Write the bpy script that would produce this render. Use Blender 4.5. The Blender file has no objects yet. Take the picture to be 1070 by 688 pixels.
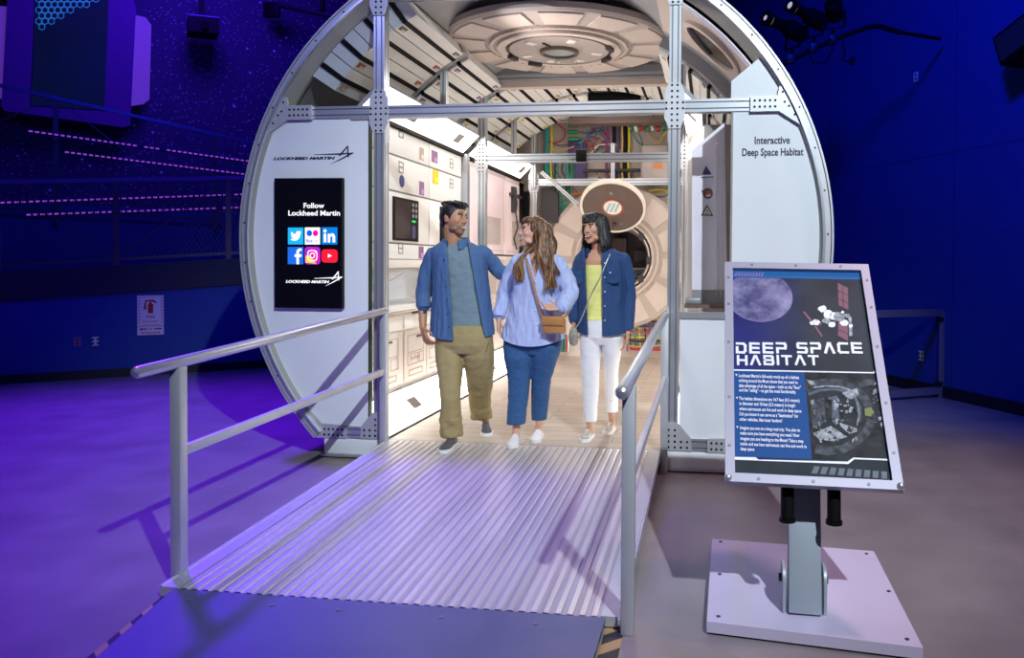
import bpy, bmesh, math, random
from mathutils import Vector, Matrix, noise
random.seed(7)
C = bpy.context.scene.collection
PI = math.pi
rad = math.radians

# ------------------------------------------------------------------ camera
F_PX, CX, CY = 805.3, 638.1, 292.5
CAM = Vector((1.3958, -5.6097, 1.5195))
_ya, _pi, _ro = .1296, -.0217, .0073
_fw = Vector((-math.sin(_ya)*math.cos(_pi), math.cos(_ya)*math.cos(_pi), math.sin(_pi)))
_r = Vector((math.cos(_ya), math.sin(_ya), 0)); _u = _r.cross(_fw)
RT = math.cos(_ro)*_r + math.sin(_ro)*_u
UP = -math.sin(_ro)*_r + math.cos(_ro)*_u
cd = bpy.data.cameras.new('camera'); cam = bpy.data.objects.new('camera', cd); C.objects.link(cam)
cd.sensor_width = 36; cd.lens = F_PX*36/1070
cd.shift_x = -(CX-535)/1070; cd.shift_y = -(344-CY)/1070
cd.clip_end = 100; cd.clip_start = .05
m = Matrix((RT, UP, -_fw)).transposed().to_4x4(); m.translation = CAM
cam.matrix_world = m
bpy.context.scene.camera = cam

def ray(x, y): return RT*((x-CX)/F_PX) + UP*(-(y-CY)/F_PX) + _fw
def at(x, y, Y):
    d = ray(x, y); return CAM + d*((Y-CAM.y)/d.y)
def atX(x, y, X):
    d = ray(x, y); return CAM + d*((X-CAM.x)/d.x)
def atP(x, y, P, n):
    d = ray(x, y); return CAM + d*((Vector(P)-CAM).dot(n)/d.dot(n))

# ------------------------------------------------------------------ light
sc = bpy.context.scene
sc.view_settings.view_transform = 'Standard'; sc.view_settings.look = 'None'
sc.view_settings.gamma = 1; sc.view_settings.use_curve_mapping = False
sc.view_settings.exposure = 0.0
w = bpy.data.worlds.new('world'); sc.world = w; w.use_nodes = True
w.node_tree.nodes['Background'].inputs[0].default_value = (.04, .04, .16, 1)
w.node_tree.nodes['Background'].inputs[1].default_value = .14

def lamp(name, kind, loc, aim, energy, color, **kw):
    l = bpy.data.lights.new(name, kind); l.energy = energy; l.color = color
    for k, v in kw.items(): setattr(l, k, v)
    o = bpy.data.objects.new(name, l); C.objects.link(o); o.location = loc
    d = Vector(aim)-Vector(loc); o.rotation_euler = d.to_track_quat('-Z', 'Y').to_euler()
    return o
KEY = lamp('key_spot', 'SPOT', (3.6, -7.0, 6.3), (.75, -.3, 1.2), 2800, (.84, .94, 1.0), spot_size=rad(50), spot_blend=.8, shadow_soft_size=.05)
lamp('house_light', 'SPOT', (-.6, -6.4, 5.2), (.0, 0, 1.3), 520, (1, .93, .90), spot_size=rad(30), spot_blend=.9, shadow_soft_size=.6)  # added soft fill from front left to brighten the people, no real fixture
lamp('mauve_pool', 'SPOT', (4.2, -1.2, 6.8), (3.2, -1.4, 0), 620, (1.0, .58, .66), spot_size=rad(60), spot_blend=.9, shadow_soft_size=.3)
lamp('violet_wash_left', 'SPOT', (-4.0, .6, 6.8), (-3.4, -.2, 0), 4200, (.15, .008, 1.0), spot_size=rad(75), spot_blend=.8, shadow_soft_size=.3)
lamp('violet_wash_ramp', 'SPOT', (-1.4, -4.2, 6.2), (-.6, -3.0, 0), 420, (.26, .14, 1.0), spot_size=rad(44), spot_blend=.9, shadow_soft_size=.2)
lamp('blue_front_fill', 'SPOT', (-3.2, -5.2, 5.6), (-1.5, 0, 2.9), 210, (.34, .36, 1.0), spot_size=rad(34), spot_blend=.8, shadow_soft_size=.2)
lamp('blue_wall_wash_right', 'SPOT', (2.2, -.8, 6.4), (4.1, 4.4, 3.0), 1050, (.0, .035, 1.0), spot_size=rad(84), spot_blend=.6, shadow_soft_size=.4)
lamp('blue_wall_wash_left', 'AREA', (-6.5, 5.5, 7.5), (-9.5, 9.0, 3.0), 190, (.10, .02, 1.0), size=1.5)
lamp('blue_low_wash_left', 'AREA', (-3.6, 1.2, 6.0), (-6.2, 3.6, .5), 110, (.0, .05, 1.0), size=.8)
lamp('front_bay_light', 'SPOT', (-.75, .75, 3.05), (1.45, .75, 3.15), 75, (1, .92, .88), spot_size=rad(110), spot_blend=.8, shadow_soft_size=0)  # added unseen spot that lifts the porthole side, not a real fixture
lamp('rear_bay_light', 'AREA', (0, 4.0, 3.35), (0, 5.5, 2.5), 6, (1, .88, .80), size=.7)  # added unseen fill that brightens the end bulkhead
lamp('mid_bay_light', 'AREA', (0, 2.72, 3.40), (0, 2.6, 0), 34, (1, .92, .86), size=.8)  # added unseen fill that brightens the deck and bags

# ------------------------------------------------------------------ materials
def mat(name, col, rough=.5, metal=0, emis=None, es=0, nz=0, nscale=20, bump=0, bscale=60, spec=.5, coat=0, stretch=None, trans=0, alpha=1):
    m = bpy.data.materials.new(name); m.use_nodes = True
    nt = m.node_tree; b = nt.nodes['Principled BSDF']
    b.inputs['Base Color'].default_value = (*col, 1); b.inputs['Roughness'].default_value = rough
    b.inputs['Metallic'].default_value = metal; b.inputs['Specular IOR Level'].default_value = spec
    if coat: b.inputs['Coat Weight'].default_value = coat
    if trans: b.inputs['Transmission Weight'].default_value = trans
    if alpha < 1: b.inputs['Alpha'].default_value = alpha
    if emis: b.inputs['Emission Color'].default_value = (*emis, 1); b.inputs['Emission Strength'].default_value = es
    if nz or bump:
        tc = nt.nodes.new('ShaderNodeTexCoord'); mp = nt.nodes.new('ShaderNodeMapping')
        nt.links.new(tc.outputs['Object'], mp.inputs[0])
        if stretch: mp.inputs['Scale'].default_value = stretch
    if nz:
        n = nt.nodes.new('ShaderNodeTexNoise'); n.inputs['Scale'].default_value = nscale; n.inputs['Detail'].default_value = 5
        nt.links.new(mp.outputs[0], n.inputs['Vector'])
        cr = nt.nodes.new('ShaderNodeMapRange'); cr.inputs['From Min'].default_value = .3; cr.inputs['From Max'].default_value = .7
        cr.inputs['To Min'].default_value = 1-nz; cr.inputs['To Max'].default_value = 1+nz
        nt.links.new(n.outputs['Fac'], cr.inputs['Value'])
        mx = nt.nodes.new('ShaderNodeVectorMath'); mx.operation = 'MULTIPLY'; mx.inputs[0].default_value = col
        nt.links.new(cr.outputs[0], mx.inputs[1]); nt.links.new(mx.outputs[0], b.inputs['Base Color'])
    if bump:
        n2 = nt.nodes.new('ShaderNodeTexNoise'); n2.inputs['Scale'].default_value = bscale; n2.inputs['Detail'].default_value = 4
        nt.links.new(mp.outputs[0], n2.inputs['Vector'])
        bp = nt.nodes.new('ShaderNodeBump'); bp.inputs['Strength'].default_value = bump; bp.inputs['Distance'].default_value = .01
        nt.links.new(n2.outputs['Fac'], bp.inputs['Height']); nt.links.new(bp.outputs[0], b.inputs['Normal'])
    return m
M = {}
def defmat(k, *a, **kw): M[k] = mat(k, *a, **kw)
defmat('concrete', (.24, .205, .215), .34, nz=.16, nscale=2.5, bump=.05, bscale=30, spec=.5)
defmat('blue_wall', (.010, .045, .26), .75, nz=.06, nscale=6)
defmat('dark_base', (.006, .006, .012), .6)
defmat('fascia', (.020, .020, .040), .7, nz=.1, nscale=8)
defmat('dark_steel', (.02, .02, .03), .45, .3)
defmat('rail_steel', (.07, .07, .10), .4, .5); defmat('rail_top', (.10, .08, .28), .35, .3)  # top rails have their violet highlight put into the colour
defmat('alu', (.60, .63, .68), .32, .75, nz=.04, nscale=4)
defmat('alu_matte', (.55, .57, .61), .45, .45, nz=.04, nscale=9)
defmat('alu_slot', (.18, .20, .24), .5, .4)
defmat('black', (.004, .004, .005), .55, spec=.15)
defmat('black_gloss', (.005, .005, .008), .12)
defmat('white_panel', (.74, .79, .84), .38, nz=.02, nscale=3)
defmat('white_cab', (.80, .78, .75), .42, nz=.02, nscale=5)
defmat('cab_warm', (.74, .68, .62), .5, nz=.03, nscale=5)
defmat('seam', (.30, .28, .27), .6)
defmat('grey_shell', (.33, .33, .34), .42, .2, nz=.12, nscale=2.5)
defmat('grey_trim', (.30, .31, .33), .45, .3)
defmat('bag_white', (.76, .74, .71), .7, nz=.03, nscale=12, bump=.06, bscale=40)
defmat('bag_blue', (.50, .55, .62), .7, nz=.03, nscale=12)  # white bag cloth with the bluish light on front bevels put in its colour
defmat('beige', (.58, .49, .44), .5, nz=.03, nscale=6)
defmat('beige_dark', (.44, .37, .33), .55)
defmat('hatch_grey', (.42, .36, .34), .5, nz=.04, nscale=8)
defmat('lid_brown', (.125, .085, .075), .55, nz=.06, nscale=10)
defmat('rim_cream', (.80, .74, .66), .4)
defmat('deck', (.38, .32, .27), .45, nz=.1, nscale=3, stretch=(1, 8, 1))
defmat('led', (.9, .9, .88), .5, emis=(1, .92, .82), es=6.0)
defmat('vent', (.30, .26, .25), .6)
defmat('glass', (.75, .8, .85), .05, alpha=.22)
defmat('lavender', (.78, .76, .86), .4, nz=.03, nscale=4)
defmat('pink_panel', (.80, .65, .69), .45, nz=.03, nscale=4)
for k, c in dict(purple=(.25, .12, .26), rust=(.36, .10, .05), ochre=(.55, .36, .12), yellow=(.72, .58, .02), tan=(.42, .33, .28), olive=(.16, .14, .10), navy=(.03, .05, .22), green=(.02, .25, .10), teal=(.03, .28, .27), violet=(.07, .045, .15), magenta=(.20, .03, .16), red=(.45, .02, .02), orange=(.8, .2, .02), white=(.85, .85, .85), charcoal=(.035, .03, .035)).items():
    defmat(k, c, .55)
defmat('purple_led', (.3, .05, .5), .5, emis=(.30, .06, .60), es=.8)

# ------------------------------------------------------------------ helpers
def _link(name, mesh, parent=None):
    o = bpy.data.objects.new(name, mesh); C.objects.link(o)
    if parent is not None:
        o.parent = parent
    return o
def wloc(o):
    v = Vector((0, 0, 0))
    while o is not None: v = v + o.location; o = o.parent
    return v
def obj(name, bm, mats, parent=None, smooth=30):
    """link a bmesh (world coordinates) as one mesh object; its origin goes to the parent's origin or to its own base"""
    if not isinstance(mats, (list, tuple)): mats = [mats]
    me = bpy.data.meshes.new(name)
    if isinstance(bm, bmesh.types.BMesh):
        bmesh.ops.recalc_face_normals(bm, faces=bm.faces[:])
        bm.to_mesh(me); bm.free()
    else: me = bm; me.name = name
    if len(me.materials): me.materials.clear()
    for q in mats: me.materials.append(M[q] if isinstance(q, str) else q)
    if smooth:
        for p in me.polygons: p.use_smooth = True
        me.set_sharp_from_angle(angle=rad(smooth))
    if parent is None:
        xs = [v.co for v in me.vertices]
        L = Vector(((min(v.x for v in xs)+max(v.x for v in xs))/2, (min(v.y for v in xs)+max(v.y for v in xs))/2, min(v.z for v in xs)))
    else: L = wloc(parent)
    me.transform(Matrix.Translation(-L))
    o = _link(name, me, parent)
    if parent is None: o.location = L
    return o
def obj_each(name, bm, mats, parent, smooth=30):
    """every loose piece of the bmesh becomes a part of its own"""
    bm.verts.ensure_lookup_table(); seen = set(); comps = []
    for v in bm.verts:
        if v in seen: continue
        st = [v]; seen.add(v); c = []
        while st:
            q = st.pop(); c.append(q)
            for e in q.link_edges:
                w_ = e.other_vert(q)
                if w_ not in seen: seen.add(w_); st.append(w_)
        comps.append(c)
    for c in comps:
        b = bmesh.new(); mp = {v: b.verts.new(v.co) for v in c}; fs = {f for v in c for f in v.link_faces}
        for f in fs: b.faces.new([mp[v] for v in f.verts]).material_index = f.material_index
        obj(name, b, mats, parent, smooth)
    bm.free()
def tag(o, label, cat, group=None):
    o['label'] = label; o['category'] = cat
    if group: o['group'] = group
    return o
def struct(o): o['kind'] = 'structure'; return o
def thing(name, label, cat, loc=(0, 0, 0), group=None):
    o = bpy.data.objects.new(name, None); C.objects.link(o); o.location = loc; o.empty_display_size = .1
    return tag(o, label, cat, group)
def dup(o, off, parent=None):
    c = o.copy(); C.objects.link(c)
    if parent is None: c.location = o.location + Vector(off)
    else: c.parent = parent
    for ch in [x for x in bpy.data.objects if x.parent == o]: dup(ch, off, c)
    return c
def NB(): return bmesh.new()
def box(bm, a, b, mi=0, mx=None, bev=0):
    a = Vector(a); b = Vector(b); lo = Vector(map(min, a, b)); hi = Vector(map(max, a, b))
    r = bmesh.ops.create_cube(bm, size=1); vs = r['verts']
    for v in vs: v.co = Vector((lo[i]+(v.co[i]+.5)*(hi[i]-lo[i]) for i in range(3)))
    fs = {f for v in vs for f in v.link_faces}
    for f in fs: f.material_index = mi
    if bev:
        es = list({e for f in fs for e in f.edges})
        r = bmesh.ops.bevel(bm, geom=es, offset=bev, segments=2, affect='EDGES', profile=.5)
        vs = list({v for f in r['faces'] for v in f.verts} | {v for v in vs if v.is_valid})
        for f in r['faces']: f.material_index = mi
    if mx is not None:
        for v in vs: v.co = mx @ v.co
    return vs
def prism(bm, pts, ex, mi=0, mside=None):
    """pts: list of 3d points (planar), ex: extrusion vector"""
    ex = Vector(ex); A = [bm.verts.new(Vector(p)) for p in pts]; B = [bm.verts.new(Vector(p)+ex) for p in pts]
    n = len(pts); f = [bm.faces.new(A), bm.faces.new(B[::-1])]
    for q in f: q.material_index = mi
    for i in range(n):
        q = bm.faces.new((A[i], B[i], B[(i+1) % n], A[(i+1) % n])); q.material_index = mi if mside is None else mside
    return A+B
def frame_of(d):
    d = Vector(d).normalized(); u = Vector((0, 0, 1)) if abs(d.z) < .9 else Vector((0, 1, 0))
    x = d.cross(u).normalized(); y = x.cross(d).normalized(); return x, y, d
def tube(bm, path, r, n=10, mi=0, caps=True, closed=False):
    """round sweep; r number or list"""
    P = [Vector(p) for p in path]; N = len(P); R = r if isinstance(r, (list, tuple)) else [r]*N
    rings = []; x = None
    for i in range(N):
        if closed: d = P[(i+1) % N]-P[i-1]
        else: d = P[min(i+1, N-1)]-P[max(i-1, 0)]
        d.normalize()
        if x is None: x, y, _ = frame_of(d)
        else:
            x = (x - d*x.dot(d)).normalized(); y = d.cross(x)
        y = d.cross(x).normalized()
        rings.append([bm.verts.new(P[i]+x*math.cos(2*PI*k/n)*R[i]+y*math.sin(2*PI*k/n)*R[i]) for k in range(n)])
    for i in range(N if closed else N-1):
        a, b = rings[i], rings[(i+1) % N]
        for k in range(n):
            f = bm.faces.new((a[k], a[(k+1) % n], b[(k+1) % n], b[k])); f.material_index = mi
    if caps and not closed:
        bm.faces.new(rings[0][::-1]).material_index = mi; bm.faces.new(rings[-1]).material_index = mi
    return [v for q in rings for v in q]
def disc(bm, c, ax, r, h, n=32, mi=0, r2=None):
    """short cylinder: centre of base c, axis ax"""
    c = Vector(c); d = Vector(ax).normalized()
    return tube(bm, [c, c+d*h], [r, r if r2 is None else r2], n, mi)
def bar(bm, a, b, w, h, mi=0, up=(0, 0, 1), bev=0):
    """rectangular bar from a to b; w across, h along up"""
    a = Vector(a); b = Vector(b); d = (b-a).normalized(); x = d.cross(Vector(up)).normalized(); y = x.cross(d).normalized()
    mx = Matrix((x, d, y)).transposed().to_4x4(); mx.translation = a
    return box(bm, (-w/2, 0, -h/2), (w/2, (b-a).length, h/2), mi, mx, bev)
def sphere(bm, c, r, sx=1, sy=1, sz=1, mi=0, u=16, v=10, mx=None):
    rr = bmesh.ops.create_uvsphere(bm, u_segments=u, v_segments=v, radius=1)
    for q in rr['verts']:
        q.co = Vector((q.co.x*r*sx, q.co.y*r*sy, q.co.z*r*sz))
        if mx is not None: q.co = mx @ q.co
        q.co += Vector(c)
        for f in q.link_faces: f.material_index = mi
    return rr['verts']
def ringseg(bm, c, ax, prof, a0=0, a1=360, n=96, mi=0, X=None):
    """revolve profile [(r, h)...] (closed loop) about axis ax through c from a0 to a1 degrees"""
    c = Vector(c); d = Vector(ax).normalized()
    x = Vector(X) if X is not None else frame_of(d)[0]
    y = d.cross(x).normalized()
    full = abs(a1-a0) >= 360-1e-6; N = n if full else n+1
    rings = []
    for i in range(N):
        t = rad(a0+(a1-a0)*i/n); e = x*math.cos(t)+y*math.sin(t)
        rings.append([bm.verts.new(c+e*r+d*h) for r, h in prof])
    k = len(prof)
    for i in range(n if full else n):
        A = rings[i]; B = rings[(i+1) % N]
        for j in range(k):
            f = bm.faces.new((A[j], A[(j+1) % k], B[(j+1) % k], B[j])); f.material_index = mi[j] if isinstance(mi, (list, tuple)) else mi
    if not full:
        bm.faces.new(rings[0]); bm.faces.new(rings[-1][::-1])
def extrusion(bm, a, b, s=.09, nslot=2, up=(0, 0, 1), s2=None, mi=0, ms=1):
    """aluminium T-slot profile from a to b: square section with slots on all faces"""
    s2 = s2 or s
    a = Vector(a); b = Vector(b); d = (b-a).normalized(); x = d.cross(Vector(up)).normalized(); y = x.cross(d).normalized()
    sl, dp = .010, .006
    def side(w):
        out = []
        for k in range(nslot):
            c = w*((k+.5)/nslot-.5); out += [(c-sl/2, 0, 0), (c-sl/2, dp, 1), (c+sl/2, dp, 1), (c+sl/2, 0, 0)]
        return out
    pts = []
    for (ux, uy, L, H) in ((1, 0, s, s2), (0, 1, s2, s), (-1, 0, s, s2), (0, -1, s2, s)):
        px, py = uy, -ux                       # outward normal of that side
        pts.append((ux*-L/2+px*H/2, uy*-L/2+py*H/2, 0))
        for (t, dd, fl) in side(L): pts.append((ux*t+px*(H/2-dd), uy*t+py*(H/2-dd), fl))
    A = [bm.verts.new(a+x*p[0]+y*p[1]) for p in pts]; B = [bm.verts.new(b+x*p[0]+y*p[1]) for p in pts]
    n = len(pts)
    bm.faces.new(A); bm.faces.new(B[::-1])
    for i in range(n):
        f = bm.faces.new((A[i], B[i], B[(i+1) % n], A[(i+1) % n]))
        f.material_index = ms if (pts[i][2] or pts[(i+1) % n][2]) else mi
def text_mesh(s, size, mx, ext=.001, align='LEFT', mi=0, shear=0, sx=1, spacing=1, bold=0):
    c = bpy.data.curves.new('t', 'FONT'); c.body = s; c.size = size; c.extrude = ext; c.align_x = align; c.resolution_u = 3
    c.shear = shear; c.space_character = spacing; c.offset = bold
    o = bpy.data.objects.new('t', c); me = bpy.data.meshes.new_from_object(o)
    me.transform(mx @ Matrix.Diagonal((sx, 1, 1, 1)))
    bpy.data.objects.remove(o); bpy.data.curves.remove(c); return me
def mesh_into(bm, me, mi=0):
    n0 = len(bm.faces); bm.from_mesh(me); bm.faces.ensure_lookup_table()
    for f in bm.faces[n0:]: f.material_index = mi
    bpy.data.meshes.remove(me)
def plane_mx(o, x, y):
    """matrix whose local x,y axes are the given world directions (z towards the viewer side)"""
    x = Vector(x).normalized(); y = Vector(y).normalized(); z = x.cross(y)
    m = Matrix((x, y, z)).transposed().to_4x4(); m.translation = Vector(o); return m
FRONT = lambda p: plane_mx(p, (1, 0, 0), (0, 0, 1))
def poly(bm, mx, pts, h=.001, mi=0, z=0):
    """flat polygon of thickness h in plane mx"""
    P = [mx @ Vector((x, y, z)) for x, y in pts]; ex = (mx.to_3x3() @ Vector((0, 0, 1)))*h
    return prism(bm, P, ex, mi)
def circ(cx, cy, r, n=24, ry=None): return [(cx+r*math.cos(2*PI*k/n), cy+(ry or r)*math.sin(2*PI*k/n)) for k in range(n)]
def rect(x0, y0, x1, y1): return [(x0, y0), (x1, y0), (x1, y1), (x0, y1)]
def rrect(x0, y0, x1, y1, r, n=4):
    out = []
    for cx, cy, a in ((x1-r, y1-r, 0), (x0+r, y1-r, 90), (x0+r, y0+r, 180), (x1-r, y0+r, 270)):
        for k in range(n+1):
            t = rad(a+90*k/n); out.append((cx+r*math.cos(t), cy+r*math.sin(t)))
    return out
def strokes(bm, mx, lines, w, h=.001, mi=0):
    zz = 0
    for L in lines:
        for (x0, y0), (x1, y1) in zip(L[:-1], L[1:]):
            d = Vector((x1-x0, y1-y0)); l = d.length or 1; d /= l; nx, ny = -d.y*w/2, d.x*w/2; e = w*.5
            x0_, y0_, x1_, y1_ = x0-d.x*e, y0-d.y*e, x1+d.x*e, y1+d.y*e
            poly(bm, mx, [(x0_-nx, y0_-ny), (x1_-nx, y1_-ny), (x1_+nx, y1_+ny), (x0_+nx, y0_+ny)], h, mi, z=zz); zz += .00007
# ================================================================== HALL
bm = NB(); box(bm, (-16, -10, -.1), (9, 20, 0)); struct(obj('floor', bm, 'concrete'))
A1 = Vector((-7.10, 2.63, 0)); D1 = Vector((.7605, .6494, 0)); N1 = Vector((.6494, -.7605, 0))   # left wall line, N1 faces the hall
A2 = Vector((4.55, 2.64, 0)); D2 = Vector((-.4385, .8987, 0)); N2 = Vector((-.8987, -.4385, 0))  # right wall line
UPV = Vector((0, 0, 1))
def LW(t, z, off=0): return A1 + D1*t + N1*off + UPV*z
def RW(t, z, off=0): return A2 + D2*t + N2*off + UPV*z
def slope(t): return .07*t
# low wall under the walkway, its fascia, its deck
bm = NB(); prism(bm, [LW(-6, 0), LW(9.5, 0), LW(9.5, 1.0+slope(9.5)), LW(-6, .58)], -N1*.12); struct(obj('wall_left', bm, 'blue_wall'))
bm = NB(); prism(bm, [LW(-6, 0, .001), LW(9.5, 0, .001), LW(9.5, .11, .001), LW(-6, .11, .001)], N1*.02); struct(obj('baseboard_left', bm, 'dark_base'))
bm = NB(); prism(bm, [LW(-6, .59, .03), LW(9.5, 1.66, .03), LW(9.5, 2.04, .03), LW(-6, .93, .03)], -N1*.16)
prism(bm, [LW(-6, .93, -.13), LW(9.5, 2.04, -.13), LW(9.5, 1.98, -.13), LW(-6, .87, -.13)], -N1*1.4)
tag(obj('walkway', bm, 'fascia'), 'raised dark walkway with a plain fascia running above the low blue wall', 'walkway')
def hall_rail(nm, label, off, z0f, z1f, t0, t1, posts, r=.022, diag=True, meshy=True, mtl='rail_steel', trail='rail_top'):
    root = thing(nm, label, 'railing', LW((t0+t1)/2, z0f((t0+t1)/2), off))
    b = NB(); bar(b, LW(t0, z1f(t0), off), LW(t1, z1f(t1), off), .05, .05); obj('top_rail', b, trail, root)
    b = NB(); bar(b, LW(t0, z0f(t0), off), LW(t1, z0f(t1), off), .03, .04); obj('bottom_rail', b, mtl, root)
    for t in posts:
        b = NB(); box(b, (-.035, -.02, 0), (.035, .02, z1f(t)-z0f(t)+.16), 0, plane_mx(LW(t, z0f(t)-.16, off), D1, -N1)); 
        obj('post', b, mtl, root)
    ps = list(posts)
    if diag:
        for i, (a, c) in enumerate(zip(ps[:-1], ps[1:])):
            b = NB()
            if i % 2: bar(b, LW(a, z0f(a), off), LW(c, z1f(c), off), .015, .015)
            else: bar(b, LW(a, z1f(a), off), LW(c, z0f(c), off), .015, .015)
            obj('diagonal_brace', b, mtl, root)
    if meshy:
        b = NB(); t = t0; h = z1f(0)-z0f(0)
        while t < t1:
            for s in (1, -1):
                ta, tb = (t, t+h*.55) if s > 0 else (t+h*.55, t)
                pa = LW(ta, z0f(ta), off-.02); pb = LW(tb, z1f(tb), off-.02); d = (pb-pa).normalized(); nn = d.cross(N1)*.0025
                b.faces.new([b.verts.new(q) for q in (pa-nn, pb-nn, pb+nn, pa+nn)])
            t += .055
        obj('wire_mesh', b, mtl, root, smooth=0)
    return root
hall_rail('walkway_railing', 'dark steel railing with wire mesh and diagonal braces on the walkway edge', 0, lambda t: 1.44+slope(t), lambda t: 2.44+.085*t, -5.4, 9, [-5, -3.75, -2.5, -1.25, -.02, 1.19, 2.49, 3.8, 5.1, 6.4])
hall_rail('upper_ramp_railing', 'dark blue railing of the higher ramp sloping down behind the walkway', -2.6, lambda t: 2.25-.02*t, lambda t: 4.02-.155*t, -4, 7, [-4, -2.2, .45, 2.6, 4.6, 6.4], meshy=False)
b = NB(); prism(b, [LW(-6, 0, -2.75), LW(9.5, 0, -2.75), LW(9.5, 2.35, -2.75), LW(-6, 2.35, -2.75)], -N1*.1); struct(obj('wall_middle', b, 'blue_wall'))
# light strips: dashed purple
def ledstrip(p, q, off, label):
    a = atP(*p, LW(0, 0, off), N1); c = atP(*q, LW(0, 0, off), N1); d = (c-a); n = int(d.length/.075)
    b = NB(); bar(b, a-UPV*.02, c-UPV*.02, .03, .03)
    for f in b.faces: f.material_index = 1
    random.seed(int(p[0]+p[1]*7))
    for k in range(n):
        s = a + d*(k/n); e = s + d*(.62/n)
        if random.random() < .94: bar(b, s+N1*.01, e+N1*.01, .02, .022)
    tag(obj('light_strip', b, ['purple_led', 'dark_steel']), label, 'light strip', None)
ledstrip((0, 212), (262, 203), -1.2, 'upper of the two purple light strips glowing behind the walkway railing')
ledstrip((20, 225), (262, 216.5), -1.2, 'lower of the two purple light strips glowing behind the walkway railing')
ledstrip((30, 137), (262, 169), -2.4, 'upper of the two sloping purple light strips on the higher ramp')
ledstrip((68, 159), (262, 183), -2.4, 'lower of the two sloping purple light strips on the higher ramp')
# star wall
ms = mat('star_wall', (.03, .02, .09), .7); nt = ms.node_tree; bs = nt.nodes['Principled BSDF']
tc = nt.nodes.new('ShaderNodeTexCoord')
def stars(scale, thr, seedoff):
    mp = nt.nodes.new('ShaderNodeMapping'); mp.inputs['Location'].default_value = (seedoff, 1, 2); nt.links.new(tc.outputs['Object'], mp.inputs[0])
    v = nt.nodes.new('ShaderNodeTexVoronoi'); v.inputs['Scale'].default_value = scale; nt.links.new(mp.outputs[0], v.inputs['Vector'])
    r = nt.nodes.new('ShaderNodeMapRange'); r.inputs['From Min'].default_value = thr; r.inputs['From Max'].default_value = thr*.4; r.inputs['To Min'].default_value = 0; r.inputs['To Max'].default_value = 1
    nt.links.new(v.outputs['Distance'], r.inputs['Value']); return r
s1 = stars(14, .25, 0); s2 = stars(3.2, .10, 5); n = nt.nodes.new('ShaderNodeTexNoise'); n.inputs['Scale'].default_value = .8; nt.links.new(tc.outputs['Object'], n.inputs['Vector'])
mu = nt.nodes.new('ShaderNodeMath'); mu.operation = 'MULTIPLY'; nt.links.new(s1.outputs[0], mu.inputs[0]); nt.links.new(n.outputs['Fac'], mu.inputs[1])
ad = nt.nodes.new('ShaderNodeMath'); ad.operation = 'MAXIMUM'; nt.links.new(mu.outputs[0], ad.inputs[0]); nt.links.new(s2.outputs[0], ad.inputs[1])
mx = nt.nodes.new('ShaderNodeMix'); mx.data_type = 'RGBA'; mx.inputs[6].default_value = (.03, .02, .09, 1); mx.inputs[7].default_value = (.7, .65, .8, 1)
nt.links.new(ad.outputs[0], mx.inputs[0]); nt.links.new(mx.outputs[2], bs.inputs['Base Color']); M['star_wall'] = ms
bm = NB(); prism(bm, [LW(-9, 0, -5), LW(14, 0, -5), LW(14, 9.5, -5), LW(-9, 9.5, -5)], -N1*.1); struct(obj('wall_back', bm, 'star_wall'))
# right wall
bm = NB(); prism(bm, [RW(-7, 0), RW(13, 0), RW(13, 9.5), RW(-7, 9.5)], -N2*.12)
for t in (1.0, 3.4): prism(bm, [RW(t, 0, .001), RW(t+.006, 0, .001), RW(t+.006, 8, .001), RW(t, 8, .001)], N2*.001, 1)
prism(bm, [RW(-6, 2.80, .001), RW(12, 2.80, .001), RW(12, 2.806, .001), RW(-6, 2.806, .001)], N2*.001, 1)
defmat('blue_seam', (.006, .02, .07), .8)
struct(obj('wall_right', bm, ['blue_wall', 'blue_seam']))
bm = NB(); prism(bm, [RW(-7, 0, .001), RW(13, 0, .001), RW(13, .13, .001), RW(-7, .13, .001)], N2*.02); struct(obj('baseboard_right', bm, 'dark_base'))

# outlets
def outlet(o, x, label, mt='white', two=False, w=.075, h=.115):
    mx = plane_mx(o, x, UPV)
    root = thing('wall_outlet', label, 'outlet', o)
    b = NB(); poly(b, mx, rrect(-w/2, -h/2, w/2, h/2, .008), .008); obj('cover_plate', b, mt, root)
    b = NB()
    for s in (-1, 1):
        for k in ((-.25, .25) if two else (0,)): poly(b, mx, rrect(-w*.17+k*w*1.4, s*h*.22-.017, w*.17+k*w*1.4, s*h*.22+.017, .006), .003, z=.008)
    obj_each('socket', b, 'charcoal', root)
defmat('outlet_white', (.75, .72, .78), .5)
outlet(LW(.77, .48, .005), D1, 'left of two small outlets on the low blue wall', 'purple')
outlet(LW(.96, .475, .005), D1, 'right of two small outlets on the low blue wall beside the fire sign', 'outlet_white', True)
outlet(RW(1.65, 3.79, .005), -D2, 'small white outlet high on the right blue wall', 'outlet_white')
outlet(RW(1.49, .44, .005), -D2, 'small white outlet low on the right wall seen through the metal barrier', 'outlet_white', True)
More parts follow.
